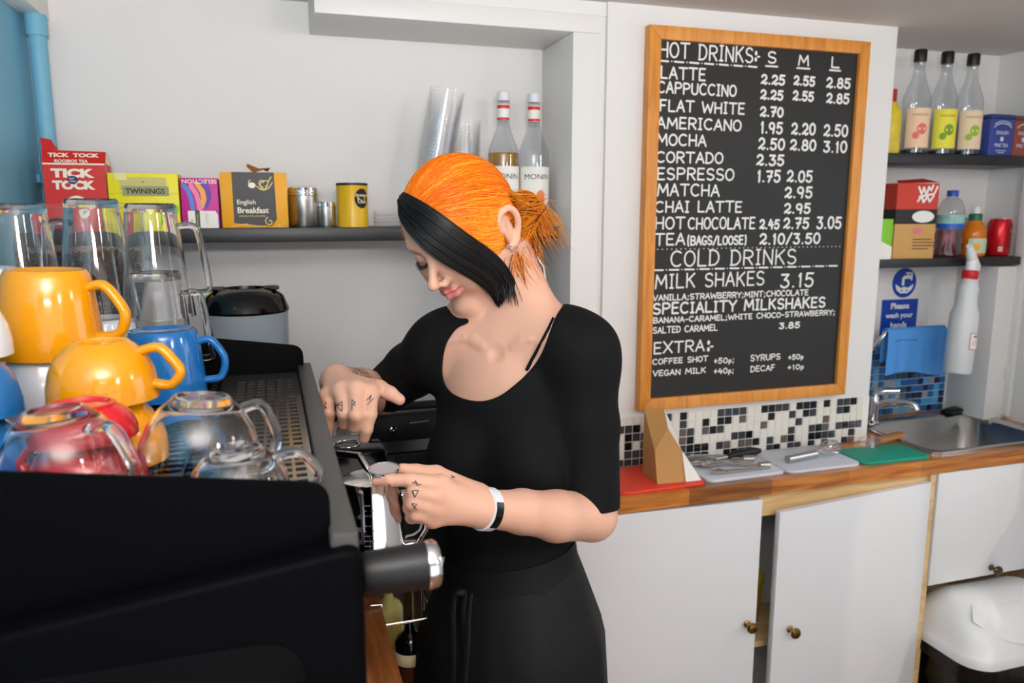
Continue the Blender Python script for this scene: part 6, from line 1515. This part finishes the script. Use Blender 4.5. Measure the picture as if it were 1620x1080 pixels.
S = 420; k_ = rng.random(S); q0 = np.array([P(*p) for p in ((812, 420, 1.195), (818, 410, 1.21), (828, 400, 1.235), (838, 378, 1.255), (846, 352, 1.275))]); x_ = k_ * 4; i_ = np.minimum(x_.astype(int), 3); f_ = (x_ - i_)[:, None]
c0_ = q0[i_] * (1 - f_) + q0[i_ + 1] * f_ + rng.normal(0, .006, (S, 3)) + CU * .012; dirs = -CU * 1.0 + CR * rng.normal(.15, .28, S)[:, None] - CF * rng.normal(0, .2, S)[:, None]; L = rng.uniform(.018, .058, S)
pw = c0_[:, None] + dirs[:, None] * (L[:, None] * tt[None])[..., None]
mi = rng.choice(5, S, p=[.28, .17, .3, .2, .05]); strands('nape_hair', pw, rng.uniform(.0003, .0006, S), H_OR + H_BK, mi, hair)
# hair behind the ear and over the nape, drawn back into the bun
S = 1500; q0 = np.array([hl(*p) for p in ((.073, -.038, .046), (.080, -.040, .020), (.078, -.036, -.008), (.070, -.034, -.034), (.058, -.042, -.056), (.034, -.060, -.074), (.0, -.066, -.082), (-.04, -.058, -.070))])
x_ = rng.random(S) * 7; i_ = np.minimum(x_.astype(int), 6); f_ = (x_ - i_)[:, None]; c0_ = q0[i_] * (1 - f_) + q0[i_ + 1] * f_ + rng.normal(0, .004, (S, 3)); e0_ = BC + rng.normal(0, .012, (S, 3)); tt = np.linspace(0, 1, 12)
pw = c0_[:, None] * (1 - tt)[None, :, None] + e0_[:, None] * tt[None, :, None]
o_ = pw - hl(0, -.02, .01); o_ /= np.linalg.norm(o_, axis=2, keepdims=True); pw = pw + o_ * (np.sin(PI * tt)[None] * rng.uniform(.002, .010, S)[:, None])[..., None]
mi = rng.choice(5, S, p=[.38, .08, .48, .04, .02]); strands('hair_nape', pw, rng.uniform(.0004, .0008, S), H_OR + H_BK, mi, hair)
# black fringe sweeping across the face to the jaw
G = [[(634, 318), (634, 340), (642, 358), (656, 376), (676, 396), (700, 414), (728, 430), (754, 446), (774, 464), (788, 488)],
     [(632, 318), (640, 336), (654, 352), (674, 370), (700, 390), (728, 408), (756, 426), (778, 446), (790, 466), (793, 482)],
     [(634, 314), (646, 328), (664, 344), (688, 362), (716, 382), (744, 400), (768, 416), (786, 436), (796, 456), (800, 470)],
     [(636, 310), (650, 320), (672, 334), (698, 353), (726, 374), (752, 392), (774, 408), (792, 426), (803, 446), (808, 462)],
     [(640, 306), (656, 314), (680, 328), (706, 346), (734, 367), (760, 385), (782, 402), (799, 419), (810, 436), (816, 452)]]
GP = []
for gi, gl in enumerate(G):
    pts = []
    for j, (u, v) in enumerate(gl):
        p = march(u, v, .0075 + .004 * math.sin(PI * j / 9)); pts.append(p)
    # the free ends hang a little off the cheek
    pts = np.array(pts)
    zz = (pts - CO) @ CF
    for _ in range(3): zz[1:-1] = (zz[:-2] + 2 * zz[1:-1] + zz[2:]) / 4
    pts = np.array([P(u, v, z) for (u, v), z in zip(gl, zz)]); GP.append(pts)
GP = np.array(GP)
S = 1500; x_ = rng.random(S) * 4; i_ = np.minimum(x_.astype(int), 3); f_ = (x_ - i_)[:, None, None]
pp = GP[i_] * (1 - f_) + GP[i_ + 1] * f_
# resample smoothly
N = 22; xs = np.linspace(0, 9, N); e1 = rng.uniform(.80, 1.0, S); e1 = np.where(rng.random(S) < .25, rng.uniform(.55, .9, S), e1); XS = xs[None] * e1[:, None]; j_ = np.minimum(XS.astype(int), 8); w_ = (XS - j_)[..., None]
ar_ = np.arange(S)[:, None]
c_ = lambda o: pp[ar_, np.clip(j_ + o, 0, 9)]
p0, p1, p2, p3 = c_(-1), c_(0), c_(1), c_(2)
pp = .5 * (2 * p1 + (p2 - p0) * w_ + (2 * p0 - 5 * p1 + 4 * p2 - p3) * w_ ** 2 + (3 * p1 - p0 - 3 * p2 + p3) * w_ ** 3)
outv = pp - HC; outv /= np.linalg.norm(outv, axis=2, keepdims=True)
pp = pp + outv * (rng.uniform(-.003, .0045, S)[:, None] * (.5 + .5 * np.sin(PI * np.linspace(0, 1, N)))[None])[..., None] + rng.normal(0, .0009, (S, 1, 3))
fringe = strands('hair_fringe', pp, rng.uniform(.0006, .0012, S), H_BK, rng.choice(2, S, p=[.75, .25]), hair)
S = 60; k_ = rng.random(S); q0 = np.array([march(*p, .009) for p in ((788, 432), (794, 433), (800, 434), (806, 435), (812, 436))]); x_ = k_ * 4; i_ = np.minimum(x_.astype(int), 3); f_ = (x_ - i_)[:, None]; tt = np.linspace(0, 1, 12)
c0_ = q0[i_] * (1 - f_) + q0[i_ + 1] * f_ + rng.normal(0, .003, (S, 3)); L = rng.uniform(.02, .052, S); dirs = -CU + CR * rng.normal(.12, .10, S)[:, None] - CF * .1
pw = c0_[:, None] + dirs[:, None] * (L[:, None] * tt[None])[..., None]; strands('fringe_ends', pw, rng.uniform(.0004, .0008, S), H_BK, rng.choice(2, S), hair)
# ---------------------------------------------------------------- milk jug in her hand
jc = P(590, 800, .992)
JX = V3(*jc); jz0, jz1 = P(590, 905, .992)[2], P(590, 752, .992)[2]
t = empty('milk_jug', 'steel milk jug with marked scale held under the steam wand', 'milk jug', (JX[0], JX[1], jz0), 0)
H = jz1 - jz0; R = .0385; b = MB()
prof = [(R * .98, 0), (R * 1.05, .004), (R * 1.05, H * .35), (R * .98, H * .65), (R * .90, H * .88), (R * .94, H), (R * .92, H), (R * .88, H * .88), (R * .96, H * .65), (R * 1.02, H * .35), (R * 1.0, .007), (0, .006)]
b.lathe([(0, 0)] + prof, seg=48, cap=False); o = b.build('body', M['chrome'], t, sharp=50)
for v in o.data.vertices:      # pouring lip
    a = math.atan2(v.co.y, v.co.x); w_ = max(0, math.cos(a - math.radians(200))) ** 8 * max(0, (v.co.z - H * .75) / (H * .25)); v.co.x += .014 * w_ * math.cos(math.radians(200)); v.co.y += .014 * w_ * math.sin(math.radians(200)); v.co.z += .006 * w_
b = MB(); b.lathe([(R * .89, H * .86), (R * .5, H * .872), (0, H * .875)], seg=40); b.build('milk', M['paper'], t)
hd = Vector((LW[0] - JX[0], LW[1] - JX[1], 0)).normalized()
b = MB(); b.tube([hd * (R * .95) + Vector((0, 0, H * .80)), hd * (R + .018) + Vector((0, 0, H * .82)), hd * (R + .030) + Vector((0, 0, H * .70)), hd * (R + .030) + Vector((0, 0, H * .40)), hd * (R + .018) + Vector((0, 0, H * .24)), hd * (R * 1.02) + Vector((0, 0, H * .24))], .0045, seg=12, flat=1.6); b.build('handle', M['chrome'], t)
fc = Vector((CO[0] - JX[0], CO[1] - JX[1], 0)).normalized(); base_a = math.atan2(fc.y, fc.x)
def jw(p): a = base_a - .35 + p[0] / R; rr = R * (1.05 - .15 * max(0, (p[1] / H - .35) / .53) if p[1] > H * .35 else 1.05) + .0006 + p[2]; return (rr * math.cos(a), rr * math.sin(a), p[1])
b = MB()
for k in range(14):
    z = H * .12 + k * H * .052; L = .008 if k % 2 else .012; b.add([jw(q) for q in ((.002, z, 0), (.002 + L, z, 0), (.002 + L, z + .0012, 0), (.002, z + .0012, 0))], [(0, 1, 2, 3)])
for k, s in enumerate(('100', '200', '300', '400', '500')): put_text(b, s, Matrix.Identity(4), -.014, H * .14 + k * H * .13, .006, .012, warp=jw, bold=.02)
b.build('scale_marks', mat('mark_grey', (120, 130, 150), .4, .6), t)
tm_ = empty('milk_thermometer', 'round dial thermometer clipped on the rim of the steel jug', 'thermometer', tuple(P(608, 744, .985)), 0)
dn_ = Vector(unit(V3(0, 0, 1) * .98 - CF * .10)); X = dn_.to_track_quat('Z', 'X').to_matrix().to_4x4()
b = MB(); b.lathe([(.0, -.004), (.016, -.004), (.0205, -.001), (.0205, .003), (.0185, .004), (.0185, .0022), (0, .0022)], seg=36, X=X); b.build('dial', M['chrome'], tm_)
b = MB(); b.lathe([(.0183, .0023), (0, .0024)], seg=36, X=X); b.build('face', mat('dial_face', (176, 166, 168), .3), tm_)
b = MB(); b.tube([dn_ * -.004, dn_ * -.11], .0016, seg=8); b.build('probe', M['chrome'], tm_)
# white cable and small carton behind the jug
t = empty('power_cable', 'white cable looping down behind the steel jug', 'cable', tuple(P(640, 862, 1.40)))
b = MB(); o_ = P(640, 862, 1.40); b.tube([Vector(P(u, v, z) - o_) for u, v, z in ((668, 825, 1.40), (664, 838, 1.40), (655, 845, 1.40), (643, 848, 1.40), (637, 858, 1.40), (636, 880, 1.41), (640, 915, 1.42))], .0022, seg=8); b.build('cable', M['white'], t)
q = P(657, 850, 1.50); t, w2, d2, h, FX = boxthing('small_carton', 'beige carton on the back worktop behind the milk jug', 'carton', q[0] - .03, q[0] + .05, 1.545, 1.60, .89, .918, mat('carton_beige', (206, 182, 120), .6))
